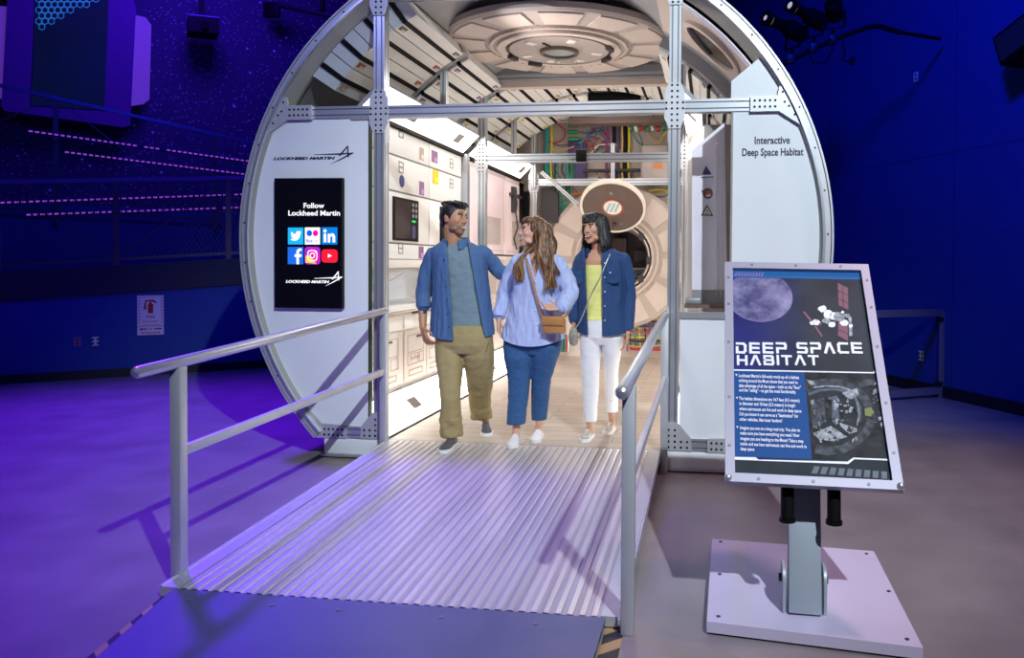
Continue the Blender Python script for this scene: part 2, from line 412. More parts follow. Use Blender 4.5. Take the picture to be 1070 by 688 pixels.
# fire extinguisher sign
mx = plane_mx(LW(1.565, .785, .005), D1, UPV); W, H = .30, .53
root = thing('fire_extinguisher_sign', 'white and red fire extinguisher sign with arrows on the low blue wall', 'sign', LW(1.565, .52, .005))
defmat('sign_white', (.80, .72, .74), .6); defmat('sign_red', (.48, .01, .01), .6)
b = NB(); poly(b, mx, rect(-.15, -.135, .15, .265), .006); obj('upper_plate', b, 'sign_white', root)
b = NB(); poly(b, mx, rect(-.15, -.255, .15, -.142), .006); obj('lower_plate', b, 'sign_white', root, 0)
b = NB()
for k in range(9):
    y = -.10+k*.041
    for s in (-1, 1): poly(b, mx, [(s*.128-.014, y-.008), (s*.128+.014, y+.012), (s*.128+.014, y+.022), (s*.128-.014, y+.002)], .001, z=.006)
for k in range(7):
    x = -.09+k*.03
    for y in (.245, -.118): poly(b, mx, [(x-.012, y-.008), (x-.004, y-.008), (x+.012, y+.008), (x+.004, y+.008)], .001, z=.006)
poly(b, mx, rrect(-.03, .03, .03, .155, .012), .001, z=.006); poly(b, mx, rect(-.014, .15, .014, .18), .001, z=.006)
poly(b, mx, [(-.06, .205), (.03, .21), (.075, .175), (.06, .16), (.02, .185), (-.05, .185)], .001, z=.006)
poly(b, mx, [(-.06, .2), (-.045, .19), (-.05, .12), (-.045, .08), (-.08, .085), (-.072, .13)], .001, z=.006)
poly(b, mx, [(-.13, -.175), (-.1, -.155), (-.1, -.167), (-.04, -.167), (-.04, -.183), (-.1, -.183), (-.1, -.195)], .001, z=.006)
poly(b, mx, [(.13, -.175), (.1, -.155), (.1, -.167), (.04, -.167), (.04, -.183), (.1, -.183), (.1, -.195)], .001, z=.006)
for s, sz, y in (('FIRE', .055, -.035), ('EXTINGUISHER', .026, -.085), ('FIRE', .02, -.182), ('EXTINGUISHER', .032, -.238)):
    mesh_into(b, text_mesh(s, sz, mx @ Matrix.Translation((0, y, .0065)), .0008, 'CENTER', bold=.0006))
obj('red_print', b, 'sign_red', root, 0)
# big wall display, far left
PO = LW(0, 0, -4.6)
def atD(x, y): return atP(x, y, PO, N1)
base = atD(75, 130)
root = thing('wall_display', 'large wall display in a purple housing with lit side wings on the starry wall', 'display', base)
defmat('housing', (.14, .03, .22), .7); defmat('wing', (.22, .12, .30), .6, emis=(.12, .035, .36), es=.55)
def pxpoly(b, pts, th, off=0, mi=0):
    prism(b, [atD(*p)+N1*off for p in pts], N1*th, mi)
b = NB(); pxpoly(b, [(10, -30), (2, 112), (6, 117), (128, 134), (136, 132), (142, 10), (130, -30)], .10); obj('housing', b, 'housing', root)
b = NB(); pxpoly(b, [(138, 16), (152, 19), (158, 27), (156, 104), (150, 109), (137, 111)], .06); obj('side_wing', b, 'wing', root)
b = NB(); pxpoly(b, [(-14, 6), (8, 8), (4, 104), (-14, 100)], .06); obj('side_wing', b, 'wing', root)
b = NB(); pxpoly(b, [(39, -30), (33, 111), (109, 116), (115, -30)], .02, .10); sc_ = obj('screen', b, mat('dark_screen', (.005, .01, .03), .5, emis=(.01, .03, .12), es=.12, nz=.5, nscale=1, spec=.15), root)
b = NB()
for r_ in range(6):
    for c_ in range(11):
        x, y = 41+c_*6.6+(3.3 if r_ % 2 else 0), 1+r_*5.8
        if y < 31-c_*3.2:
            h = [(x+3.9*math.cos(rad(60*k+30)), y+3.9*math.sin(rad(60*k+30))) for k in range(6)]
            g = [(x+2.9*math.cos(rad(60*k+30)), y+2.9*math.sin(rad(60*k+30))) for k in range(6)]
            for k in range(6):
                pxpoly(b, [h[k], h[(k+1) % 6], g[(k+1) % 6], g[k]], .004, .125)
obj('hexagon_pattern', b, mat('hex_teal', (.05, .4, .4), .5, emis=(.015, .16, .18), es=.6), sc_)
# projector box on star wall, ceiling pipe
root = thing('projector_box', 'small black projector box mounted high on the starry wall', 'projector', atD(210, 42)+N1*.05)
b = NB(); pxpoly(b, [(195, 23), (226, 26), (226, 42), (195, 39)], .5); obj('body', b, 'black', root)
b = NB(); pxpoly(b, [(195, 22), (226, 25), (226, 26.5), (195, 23.5)], .5); obj('top_edge', b, mat('edge_violet', (.2, .1, .5), .4), root)
b = NB(); q = atD(211, 34)+N1*.5; disc(b, q, N1, .07, .06, 16); obj('lens', b, 'black_gloss', root)
b = NB(); pxpoly(b, [(207, -10), (212, -10), (212, 24), (207, 24)], .1, .2); obj('hanger', b, 'black', root)
root = thing('ceiling_pipe', 'black overhead pipe hanging above the starry wall', 'pipe', at(315, 12, 8.5))
b = NB(); tube(b, [at(283, 4, 8.5), at(300, 7, 8.5), at(352, 18, 8.5)], .05); obj('pipe', b, 'dark_steel', root)
b = NB(); tube(b, [at(337, 14, 8.5), at(337, -8, 8.5)], .05); obj('hanger', b, 'black', root)
b = NB(); box(b, at(281, 5, 8.5)+Vector((-.1, -.05, -.25)), at(287, 5, 8.5)+Vector((.1, .05, .05)), bev=.02); obj('bracket', b, 'black', root)

# speaker top right
o = atP(1037, 40, RW(0, 0, .35), N2)
root = thing('loudspeaker', 'black box loudspeaker mounted high at the right edge of the blue wall', 'loudspeaker', o-UPV*.25)
u = (D2*-.93+UPV*.33).normalized(); v = N2.cross(u).normalized(); v = v if v.z > 0 else -v
b = NB(); prism(b, [o, o+u*.75, o+u*.75-v*.32, o-v*.32], -N2*.3); obj('cabinet', b, 'black', root)
b = NB(); prism(b, [o+u*.03-v*.03, o+u*.72-v*.03, o+u*.72-v*.29, o+u*.03-v*.29], N2*.012); obj('grille', b, 'charcoal', root)
b = NB(); tube(b, [o+u*.4-N2*.3-v*.15, o+u*.4-N2*.36-v*.15], .03); obj('wall_bracket', b, 'dark_steel', root)
# spotlights on a pipe
YP = 3.3
root = thing('lighting_pipe', 'bent black lighting pipe with loose cables carrying the stage lights', 'pipe', at(870, 45, YP))
b = NB(); tube(b, [at(x, y, YP) for x, y in ((800, 75), (820, 66), (850, 51), (880, 38), (905, 29), (918, 27), (930, 31), (941, 34))], .028); obj('pipe', b, 'black', root)
for pts in (((845, 55), (850, 66), (862, 66), (870, 52), (868, 40)), ((880, 40), (883, 55), (880, 62), (889, 66))):
    b = NB(); tube(b, [at(x, y, YP-.05) for x, y in pts], .009); obj('cable', b, 'black', root)
b = NB(); box(b, at(888, 62, YP-.05)+Vector((0, -.02, -.06)), at(892, 62, YP-.05)+Vector((.01, .02, .02))); obj('plug', b, 'black', root)
b = NB(); tube(b, [at(941, 34, YP), at(941, 34, YP)+(D2*.0+Vector((.5, .3, 0)))], .02); obj('hanger', b, 'black', root)
defmat('lens_glow', (.6, .6, .4), .15, emis=(.75, .72, .45), es=.55)
def stage_light(tip, tail, clampp, label):
    a = at(*tip, YP-.25); c = at(*tail, YP+.05); d = (c-a).normalized(); L = (c-a).length
    root = thing('stage_light', label, 'stage light', c)
    b = NB(); tube(b, [a, a+d*L*.06, a+d*L*.08, a+d*L*.42, a+d*L*.44, a+d*L*.5, a+d*L*.9, c], [.075, .075, .06, .06, .085, .10, .095, .05], 16); obj('body', b, 'black', root)
    b = NB(); tube(b, [a+d*L*k for k in (-.14, -.02)], [.085, .07], 16); obj('lens_hood', b, 'black', root)
    b = NB(); sphere(b, a-d*.02, .062, u=16, v=8); obj('lens', b, 'lens_glow', root)
    x = frame_of(d)[0]; mid = a+d*L*.68; cp = at(*clampp, YP)
    b = NB(); bar(b, mid+x*.12, mid+x*.12+(cp-mid)*.6, .03, .01); bar(b, mid-x*.12, mid-x*.12+(cp-mid)*.6, .03, .01); bar(b, mid+x*.12+(cp-mid)*.6, mid-x*.12+(cp-mid)*.6, .03, .01); tube(b, [mid+(cp-mid)*.6, cp], .018); obj('yoke', b, 'black', root)
    b = NB(); box(b, cp-Vector((.04, .04, .05)), cp+Vector((.04, .04, .05)), bev=.01); obj('clamp', b, 'dark_steel', root)
stage_light((805, 21), (842, 38), (826, 62), 'lowest left of the three black stage lights on the pipe, lens facing left')
stage_light((830, 8), (862, 26), (850, 50), 'middle of the three black stage lights on the pipe')
stage_light((868, -14), (873, 22), (870, 42), 'rightmost of the three black stage lights, cut by the top of the photo')
# barrier at the right
root = thing('metal_barrier', 'low grey metal barrier standing on the floor against the right wall', 'barrier', (3.5, 3.3, 0))
P1 = Vector((4.03, 3.66, 0)); P2 = Vector((2.75, 2.95, 0))
defmat('barrier_grey', (.10, .10, .17), .5)
for p in (P1, P2):
    b = NB(); box(b, p-Vector((.03, .03, 0)), p+Vector((.03, .03, 1.0)), bev=.004); obj('post', b, 'barrier_grey', root)
b = NB(); bar(b, P1+UPV*.98, P2+UPV*.98, .06, .08); obj('top_rail', b, 'barrier_grey', root)
b = NB(); bar(b, P1+UPV*.08, P2+UPV*.08, .05, .08); obj('bottom_rail', b, 'barrier_grey', root)
b = NB(); bar(b, P1+UPV*.90, P1+UPV*.90+(P2-P1).normalized()*.06, .07, .05); bar(b, P1+UPV*.16, P1+UPV*.16+(P2-P1).normalized()*.06, .07, .05); obj('bracket', b, 'dark_steel', root)

# ================================================================== HABITAT SHELL
ZC = 1.696; CEN = Vector((0, 0, ZC)); YA = Vector((0, 1, 0)); DK = .15
def pol(r, a, y): return Vector((r*math.cos(rad(a)), y, ZC+r*math.sin(rad(a))))
A0R, A1R = -43.4, 223.4
RX = Vector((1, 0, 0))
def ring(bm, prof, a0=A0R, a1=A1R, n=120, mi=0):   # axis -Y so that angle runs anticlockwise as seen from the front
    ringseg(bm, CEN, (0, -1, 0), [(r, -y) for r, y in prof], a0, a1, n, mi, X=RX)
root = thing('habitat_hull', 'big round hull of the space habitat mock-up with a metal front ring', 'space habitat', (0, 2.7, 0))
b = NB(); ring(b, [(2.25, -.03), (2.236, -.03), (2.236, -.01), (2.229, -.01), (2.229, -.03), (2.19, -.03), (2.19, .05), (2.25, .05)]); fr = obj('front_ring', b, 'alu_matte', root)
b = NB(); ring(b, [(2.236, -.012), (2.229, -.012), (2.229, -.008), (2.236, -.008)]); obj('groove', b, 'charcoal', fr)
b = NB(); ring(b, [(2.192, -.045), (2.174, -.045), (2.174, .03), (2.192, .03)]); obj('inner_rim', b, 'alu', root)
b = NB(); ring(b, [(2.175, -.02), (2.12, .07), (2.12, .10), (2.19, .10), (2.19, .0)]); obj('inner_band', b, mat('olive_grey', (.36, .37, .34), .45, .2), root)
b = NB()
for a in range(-40, 222, 8):
    p = pol(2.208, a+1, -.034); disc(b, p, (0, 1, 0), .007, .006, 8)
obj_each('ring_screw', b, 'charcoal', root)
b = NB(); ring(b, [(2.22, .05), (2.15, .10), (2.15, 5.6), (2.22, 5.6)]); obj('shell', b, 'grey_shell', root)
b = NB(); box(b, (-1.52, .0, .02), (1.52, 5.6, .10)); obj('underframe', b, 'dark_steel', root)
md = mat('deck_planks', (.30, .25, .21), .42); nt = md.node_tree; bs = nt.nodes['Principled BSDF']
tc = nt.nodes.new('ShaderNodeTexCoord'); mp = nt.nodes.new('ShaderNodeMapping'); nt.links.new(tc.outputs['Object'], mp.inputs[0])
br = nt.nodes.new('ShaderNodeTexBrick'); nt.links.new(mp.outputs[0], br.inputs['Vector']); br.inputs['Scale'].default_value = 1
br.inputs['Brick Width'].default_value = 1.3; br.inputs['Row Height'].default_value = .16; br.inputs['Mortar Size'].default_value = .004
br.inputs['Color1'].default_value = (.52, .44, .38, 1); br.inputs['Color2'].default_value = (.44, .37, .32, 1); br.inputs['Mortar'].default_value = (.20, .16, .14, 1)
n = nt.nodes.new('ShaderNodeTexNoise'); mp2 = nt.nodes.new('ShaderNodeMapping'); mp2.inputs['Scale'].default_value = (2, 30, 2); nt.links.new(tc.outputs['Object'], mp2.inputs[0]); nt.links.new(mp2.outputs[0], n.inputs['Vector'])
mx = nt.nodes.new('ShaderNodeMix'); mx.data_type = 'RGBA'; mx.blend_type = 'OVERLAY'; mx.inputs[0].default_value = .35; nt.links.new(br.outputs['Color'], mx.inputs[6]); nt.links.new(n.outputs['Fac'], mx.inputs[7]); nt.links.new(mx.outputs[2], bs.inputs['Base Color'])
M['deck_planks'] = md
b = NB(); box(b, (-1.05, .0, .10), (1.05, 5.5, DK)); tag(obj('plank_deck', b, 'deck_planks'), 'grey-brown plank deck inside the habitat under the people', 'deck')
for s in (-1, 1):
    b = NB(); box(b, (s*1.052, .05, .10), (s*1.34, 5.5, DK-.005)); struct(obj('trim_1' if s < 0 else 'trim_2', b, 'black'))

# ---- portal frames
HX = 1.1225
def bolts(bm, pts, y, r=.0085, mi=1):
    for x, z in pts: disc(bm, (x, y, z), (0, -1, 0), r, .003, 10, mi)
def plate(bm, pts, y0, y1, mi=0): prism(bm, [(x, y0, z) for x, z in pts], (0, y1-y0, 0), mi)
def gusset(root, X, z, y):
    b = NB(); w, w2, h = .0425, .073, .165
    plate(b, [(X-w, z+h), (X+w, z+h), (X+w2, z+.09), (X+w2, z-.09), (X+w, z-h), (X-w, z-h), (X-w2, z-.09), (X-w2, z+.09)], y-.008, y)
    P = [(X+s*.02, z+(k-3.5)*.042) for s in (-1, 1) for k in range(8)] + [(X+s*.06, z+(k-.5)*.042) for s in (-1, 1) for k in range(2)]
    bolts(b, P, y-.008); obj('gusset_plate', b, ['alu_matte', 'black'], root)
def portal(Y, label, front=False, zt=3.55):
    root = thing('portal_frame', label, 'frame', (0, Y+.045, DK), 'portal frames of the habitat')
    for s in (-1, 1):
        b = NB(); extrusion(b, (s*HX, Y+.045, DK), (s*HX, Y+.045, zt), .085, 2, (0, 1, 0), .09); obj('post', b, ['alu', 'alu_slot'], root)
    xs = 1.86 if front else HX-.04
    b = NB(); extrusion(b, (-xs, Y+.045, 2.66), (xs, Y+.045, 2.66), .09, 2, (0, 0, 1), .092); obj('crossbeam', b, ['alu', 'alu_slot'], root)
    b = NB(); extrusion(b, (-HX, Y+.045, 3.55), (HX, Y+.045, 3.55), .09, 2); obj('upper_crossbeam', b, ['alu', 'alu_slot'], root)
    for s in (-1, 1):
        gusset(root, s*HX, 2.66, Y-.001); gusset(root, s*HX, 3.55, Y-.001)
        # side faced gusset holes
        b = NB(); X = s*(HX-.0425)
        prism(b, [(X, Y+.005, 2.60), (X, Y+.005, 2.40), (X, Y+.085, 2.45), (X, Y+.085, 2.615)], (-s*.006, 0, 0))
        obj('side_plate', b, 'alu_matte', root)
    if front:
        for s in (-1, 1):
            # beam end plates reaching the ring
            b = NB(); plate(b, [(s*1.66, 2.715), (s*1.66, 2.605), (s*1.86, 2.605), (s*2.02, 2.50), (s*2.075, 2.50), (s*1.90, 2.78), (s*1.86, 2.78), (s*1.85, 2.715)], Y-.022, Y)
            bolts(b, [(s*(1.69+.036*k), 2.66+q*.022) for k in range(5) for q in (-1, 1)], Y-.022)
            for x_, z_ in ((1.90, 2.67), (1.93, 2.64), (1.97, 2.58), (2.02, 2.53), (1.885, 2.74)): disc(b, (s*x_, Y-.022, z_), (0, -1, 0), .008, .004, 8, 1)
            obj('end_bracket', b, ['alu_matte', 'black'], root)
            b = NB(); extrusion(b, (s*(HX+.04), Y+.045, .20), (s*1.52, Y+.045, .20), .09, 2); obj('bottom_beam', b, ['alu', 'alu_slot'], root)
            b = NB(); plate(b, [(s*1.08, .155), (s*1.08, .36), (s*1.165, .36), (s*1.26, .25), (s*1.27, .155)], Y-.010, Y)
            bolts(b, [(s*1.10, .18+k*.042) for k in range(4)]+[(s*1.145, .18+k*.042) for k in range(4)]+[(s*1.19, .18), (s*1.19, .222), (s*1.235, .18), (s*1.235, .222)], Y-.010)
            obj('corner_plate', b, ['alu_matte', 'black'], root)
            b = NB(); plate(b, [(s*1.38, .152), (s*1.38, .252), (s*1.58, .262), (s*1.66, .34), (s*1.72, .30), (s*1.64, .152)], Y-.018, Y)
            bolts(b, [(s*(1.41+.036*k), .20+q*.022) for k in range(5) for q in (-1, 1)], Y-.018)
            obj('end_bracket', b, ['alu_matte', 'black'], root)
    return root
portal(0, 'front slotted aluminium portal frame with perforated gusset plates across the habitat opening', True)
portal(2.64, 'second slotted aluminium portal frame, halfway down the habitat')
portal(5.15, 'rear slotted aluminium portal frame in front of the end bulkhead')
for s, nm in ((-1, 'left'), (1, 'right')):
    root = thing('base_sill', f'grey metal base sill under the {nm} side of the habitat front', 'sill', (s*1.35, .06, 0))
    b = NB(); box(b, (s*1.075, -.012, .035), (s*1.56, .12, .148), bev=.004); obj('beam', b, 'white_panel', root)
    b = NB(); box(b, (s*1.065, -.03, .012), (s*1.58, .15, .034), bev=.003); obj('foot_flange', b, 'alu', root)
    b = NB(); box(b, (s*1.10, .03, 0), (s*1.54, .13, .012)); obj('pad', b, 'black', root)

# ---- front wall panels
def arc(r, a0, a1, n=24): return [(r*math.cos(rad(a0+(a1-a0)*k/n)), ZC+r*math.sin(rad(a0+(a1-a0)*k/n))) for k in range(n+1)]
RP = 2.165
def ang(z, r=RP): return math.degrees(math.asin((z-ZC)/r))
root = thing('front_panel', 'white front panel left of the entrance carrying the black monitor', 'panel', (-1.6, .04, .25))
b = NB(); plate(b, [(-1.21, .245), (-1.21, 2.615)]+arc(RP, 180-ang(2.615), 180-ang(.245)), .012, .04); pl = obj('panel', b, 'white_panel', root)
b = NB(); plate(b, [(-1.205, .245), (-1.196, .245), (-1.196, 2.615), (-1.205, 2.615)], .0, .05); obj('edge_trim', b, mat('edge_green', (.02, .05, .02), .5), root)
b = NB(); plate(b, [(-1.35, 2.615)] + [(-1.196, 2.615), (-1.196, 2.60), (-1.35, 2.60)], .0, .03); obj('top_seal', b, 'seam', root)
def lm_logo(b, P, mi=0):
    """P maps crop pixels to world; star mark beside the lettering"""
    def st(pts, h=.0012): prism(b, [P(*q) for q in pts], (0, -h, 0), mi)
    st([(214, 98.5), (342, 92.5), (343, 95), (300, 99.5), (214, 100)])
    st([(322, 70), (326, 72), (300, 103), (292, 104)]); st([(322, 70), (325, 70), (327, 109), (321, 104)])
    st([(263, 132), (338, 92), (342, 95), (300, 117)])
P4 = lambda x, y: at(260+x/3.128, 130+y/3.128, .011)
defmat('ink', (.008, .012, .05), .5)
b = NB(); a_ = P4(80, 116.5); me = text_mesh('LOCKHEED MARTIN', .028, FRONT(a_), .001, shear=.25, sx=1.0, bold=.0016); wd = max(v.co.x for v in me.vertices)-min(v.co.x for v in me.vertices)
tgt = (P4(282, 116)-a_).x; me.transform(Matrix.Translation(a_) @ Matrix.Diagonal((tgt/wd, 1, 1, 1)) @ Matrix.Translation(-a_))
mesh_into(b, me); lm_logo(b, P4); obj('company_lettering', b, 'ink', pl, 0)

root = thing('front_panel', 'white front panel right of the entrance lettered Interactive Deep Space Habitat', 'panel', (1.6, .04, .25))
b = NB(); plate(b, [(1.175, .245), (1.175, 1.12), (1.535, 1.12), (1.535, 2.615)]+arc(RP, ang(2.615), ang(.245)), .012, .04); pr_ = obj('panel', b, 'white_panel', root)
b = NB(); plate(b, [(1.525, 2.70), (1.525, 2.83), (1.72, 2.99)]+arc(RP, 36.5, ang(2.70), 6), .012, .04); obj('upper_panel', b, 'white_panel', root)
b = NB(); plate(b, [(1.165, 1.12), (1.165, 1.165), (1.535, 1.165), (1.535, 1.12)], .0, .10); obj('window_sill', b, 'grey_trim', root)
b = NB(); plate(b, [(1.530, 1.165), (1.530, 2.615), (1.542, 2.615), (1.542, 1.165)], .005, .12); obj('edge_trim', b, 'seam', root)
def fit_text(s, p0, p1, size, cond=None, **kw):
    me = text_mesh(s, size, FRONT(p0), .001, **kw); wd = max(v.co.x for v in me.vertices)-min(v.co.x for v in me.vertices); t = (p1-p0).x
    me.transform(Matrix.Translation(p0) @ Matrix.Diagonal((t/wd, 1, 1, 1)) @ Matrix.Translation(-p0)); return me
b = NB(); mesh_into(b, fit_text('Interactive', at(788, 150.5, .011), at(825, 150.5, .011), .075, bold=.0018)); mesh_into(b, fit_text('Deep Space Habitat', at(775, 163, .011), at(839, 163, .011), .075, bold=.0018)); obj('panel_lettering', b, 'ink', pr_, 0)

# ---- monitor
root = thing('monitor', 'upright black monitor with social media icons on the left front panel', 'monitor', (-1.68, .01, 1.16))
b = NB(); plate(b, [(-1.955, 1.155), (-1.955, 2.155), (-1.405, 2.155), (-1.405, 1.155)], -.03, .012); bz = obj('bezel', b, 'black', root)
b = NB(); plate(b, [(-1.945, 1.165), (-1.945, 2.145), (-1.415, 2.145), (-1.415, 1.165)], -.032, -.03)
scr = obj('screen', b, mat('screen_black', (.003, .003, .005), .10, emis=(.001, .001, .004), es=1, spec=.25), root)
P8 = lambda x, y: at(280+x/4.589, 180+y/4.589, -.032)
def P8r(x0, y0, x1, y1): a = P8(x0, y0); c = P8(x1, y1); return a.x, c.z, c.x, a.z
def emi(k, c, e=1.0): M[k] = mat(k, tuple(x*.5 for x in c), .4, emis=c, es=e)
emi('e_white', (.9, .9, .9)); emi('e_sky', (.01, .40, .80)); emi('e_fb', (.01, .13, .65)); emi('e_in', (.0, .18, .60)); emi('e_yt', (.85, .01, .03)); emi('e_pink', (.9, .0, .3)); emi('e_blue', (.0, .1, .7)); emi('e_yel', (.9, .55, .02)); emi('e_pur', (.35, .02, .5)); emi('e_dk', (.02, .02, .03), .3); emi('e_glow', (.06, .0, .16), .8)
def tile(name, x0, y0, x1, y1, mt, extra, rounded=0):
    b = NB(); X0, Z0, X1, Z1 = P8r(x0, y0, x1, y1); mx = FRONT((X0, -.032, Z0)); w_, h_ = X1-X0, Z1-Z0
    poly(b, mx, rrect(0, 0, w_, h_, rounded*w_ if rounded else .002), .0006)
    mats = [mt]; extra(b, mx, w_, h_, mats); obj(name, b, mats, scr, 0)
def sub(b, mx, pts, w_, h_, mi, z=.0007): poly(b, mx, [(x*w_, y*h_) for x, y in pts], .0006, mi, z)
def ic_tw(b, mx, w_, h_, mats):
    mats.append('e_white'); sub(b, mx, [(.15, .30), (.32, .22), (.52, .22), (.70, .33), (.80, .52), (.80, .62), (.88, .72), (.80, .73), (.85, .80), (.72, .78), (.60, .80), (.52, .70), (.51, .60), (.35, .65), (.22, .77), (.20, .60), (.26, .52), (.20, .52), (.26, .42), (.34, .38), (.28, .34)], w_, h_, 1)
def ic_fl(b, mx, w_, h_, mats):
    mats += ['e_blue', 'e_pink']; sub(b, mx, circ(.30, .66, .18), w_, h_, 1); sub(b, mx, circ(.70, .66, .18), w_, h_, 2)
    mesh_into(b, text_mesh('flick', .034, mx @ Matrix.Translation((w_*.08, h_*.12, .001)), .0004, bold=.0004), 1); mesh_into(b, text_mesh('r', .034, mx @ Matrix.Translation((w_*.74, h_*.12, .001)), .0004, bold=.0004), 2)
def ic_in(b, mx, w_, h_, mats):
    mats.append('e_white'); sub(b, mx, rect(.14, .12, .30, .62), w_, h_, 1); sub(b, mx, circ(.22, .78, .1), w_, h_, 1); sub(b, mx, [(.40, .12), (.55, .12), (.55, .42), (.62, .50), (.70, .42), (.70, .12), (.86, .12), (.86, .48), (.76, .64), (.62, .64), (.55, .56), (.55, .62), (.40, .62)], w_, h_, 1)
def ic_fb(b, mx, w_, h_, mats):
    mats.append('e_white'); sub(b, mx, [(.56, 0), (.72, 0), (.72, .42), (.88, .42), (.90, .58), (.72, .58), (.72, .70), (.78, .78), (.90, .78), (.90, .92), (.70, .92), (.56, .78), (.56, .58), (.44, .58), (.44, .42), (.56, .42)], w_, h_, 1)
def ic_ig(b, mx, w_, h_, mats):
    mats += ['e_pink', 'e_yel', 'e_pur', 'e_white']
    sub(b, mx, [(.06, .1), (.75, .04), (.3, .5), (.06, .5)], w_, h_, 2); sub(b, mx, [(.3, .5), (.75, .04), (.94, .3), (.94, .6), (.4, .96)], w_, h_, 1, .0006)
    n_ = 24
    for (rx, th) in ((.32, .06), (.17, .06)):
        for k in range(n_):
            t0, t1 = 2*PI*k/n_, 2*PI*(k+1)/n_
            pw = 1 if rx < .3 else .55
            f = lambda t, r: (.5+r*math.copysign(abs(math.cos(t))**pw, math.cos(t)), .5+r*math.copysign(abs(math.sin(t))**pw, math.sin(t)))
            sub(b, mx, [f(t0, rx), f(t1, rx), f(t1, rx-th), f(t0, rx-th)], w_, h_, 4, .0014)
    sub(b, mx, circ(.68, .69, .04, 10), w_, h_, 4, .0014)
def ic_yt(b, mx, w_, h_, mats):
    mats.append('e_white'); sub(b, mx, [(.40, .36), (.40, .66), (.66, .51)], w_, h_, 1)
tile('bird_icon', 96, 266, 170, 347, 'e_sky', ic_tw); tile('photo_icon', 177, 265, 250, 347, 'e_white', ic_fl); tile('network_icon', 257, 264, 333, 347, 'e_in', ic_in)
tile('letter_icon', 95, 359, 170, 442, 'e_fb', ic_fb); tile('camera_icon', 176, 358, 251, 443, 'e_pur', ic_ig, .2); tile('video_icon', 257, 370, 334, 434, 'e_yt', ic_yt, .2)
b = NB(); mesh_into(b, fit_text('Follow', P8(169, 172), P8(268, 172), .055, bold=.0012)); mesh_into(b, fit_text('Lockheed Martin', P8(96, 208), P8(344, 208), .055, bold=.0012))
mesh_into(b, fit_text('LOCKHEED MARTIN', P8(85, 530), P8(294, 530), .027, shear=.25, bold=.0012))
lm_logo(b, lambda x, y: P8(294+(x-282)*1.05, 530+(y-117)*1.15)); obj('screen_text', b, 'e_white', scr, 0)
# ================================================================== HABITAT INTERIOR
XW = 1.315
def ZL(y): return atX(409, y, -XW).z          # height on the left cabinet wall at the photo's x = 409
def YL(x): return atX(x, 220, -XW).y
def chamfer(side, low, y0, y1, vents, label):
    s = side
    if low: q = [(s*1.07, .152), (s*XW, .397)]
    else: q = [(s*XW, 2.705), (s*1.12, 2.90)]
    (xa, za), (xb, zb) = q
    d = Vector((xb-xa, 0, zb-za)).normalized(); nrm = Vector((-d.z, 0, d.x)); 
    if nrm.x*s > 0: nrm = -nrm            # towards the aisle
    if not low and nrm.z > 0: nrm = -nrm
    root = thing('wall_light', label, 'light', ((xa+xb)/2, (y0+y1)/2, min(za, zb)))
    A_ = Vector((xa, y0, za)); B_ = Vector((xb, y0, zb)); ex = (0, y1-y0, 0)
    b = NB(); prism(b, [A_-nrm*.04, B_-nrm*.04, B_-nrm*.004, A_-nrm*.004], ex); obj('housing', b, 'grey_trim', root)
    b = NB(); prism(b, [A_+d*.012-nrm*.004, B_-d*.012-nrm*.004, B_-d*.012, A_+d*.012], ex); obj('diffuser', b, 'led', root)
    b = NB(); prism(b, [A_-nrm*.004, A_+d*.011-nrm*.004, A_+d*.011+nrm*.003, A_+nrm*.003], ex); prism(b, [B_-nrm*.004, B_-d*.011-nrm*.004, B_-d*.011+nrm*.003, B_+nrm*.003], ex); obj('edge_trim', b, 'grey_trim', root)
    L = (B_-A_).length
    for v in vents:
        b = NB(); c = A_+d*L*.5; c.y = v
        prism(b, [c-d*.055-Vector((0, .09, 0)), c+d*.055-Vector((0, .09, 0)), c+d*.055+Vector((0, .09, 0)), c-d*.055+Vector((0, .09, 0))], nrm*.004); obj('vent', b, 'vent', root)
def yv(x, y): return atX(x, y, -1.19).y
def yu(x, y): return atX(x, y, -1.21).y
chamfer(-1, True, .10, 2.56, [yv(433, 427), yv(476, 397)], 'glowing white floor-level light panel along the left wall nearest the entrance')
chamfer(-1, True, 2.76, 5.10, [yv(513.7, 378.8), yv(513.7, 378.8)+1.3], 'glowing white floor-level light panel further back behind the man and woman')
chamfer(-1, False, .10, 2.56, [yu(433.7, 126.3), yu(480, 149)], 'bright white overhead light panel above the front left lockers')
chamfer(-1, False, 2.76, 5.10, [3.0, yu(546, 182.8)], 'bright white overhead light panel above the pink wall panels')
chamfer(1, True, .10, 2.56, [], 'glowing floor-level light panel along the right wall near the entrance')
chamfer(1, True, 2.76, 5.10, [], 'glowing floor-level light panel along the rear right wall')
chamfer(1, False, .45, 2.56, [1.2], 'bright white overhead light panel along the front right wall')
chamfer(1, False, 2.76, 5.10, [], 'bright white overhead light panel along the rear right wall')
for z0, z1, nm in ((2.672, 2.703, 'top'),):
    for (y0, y1) in ((.10, 2.56), (2.76, 5.10)):
        b = NB(); box(b, (-XW-.02, y0, z0), (-XW+.03, y1, z1)); tag(obj('cornice_strip', b, 'black'), 'black strip along the top of the left wall lockers, ' + ('front half' if y0 < 1 else 'rear half'), 'strip')

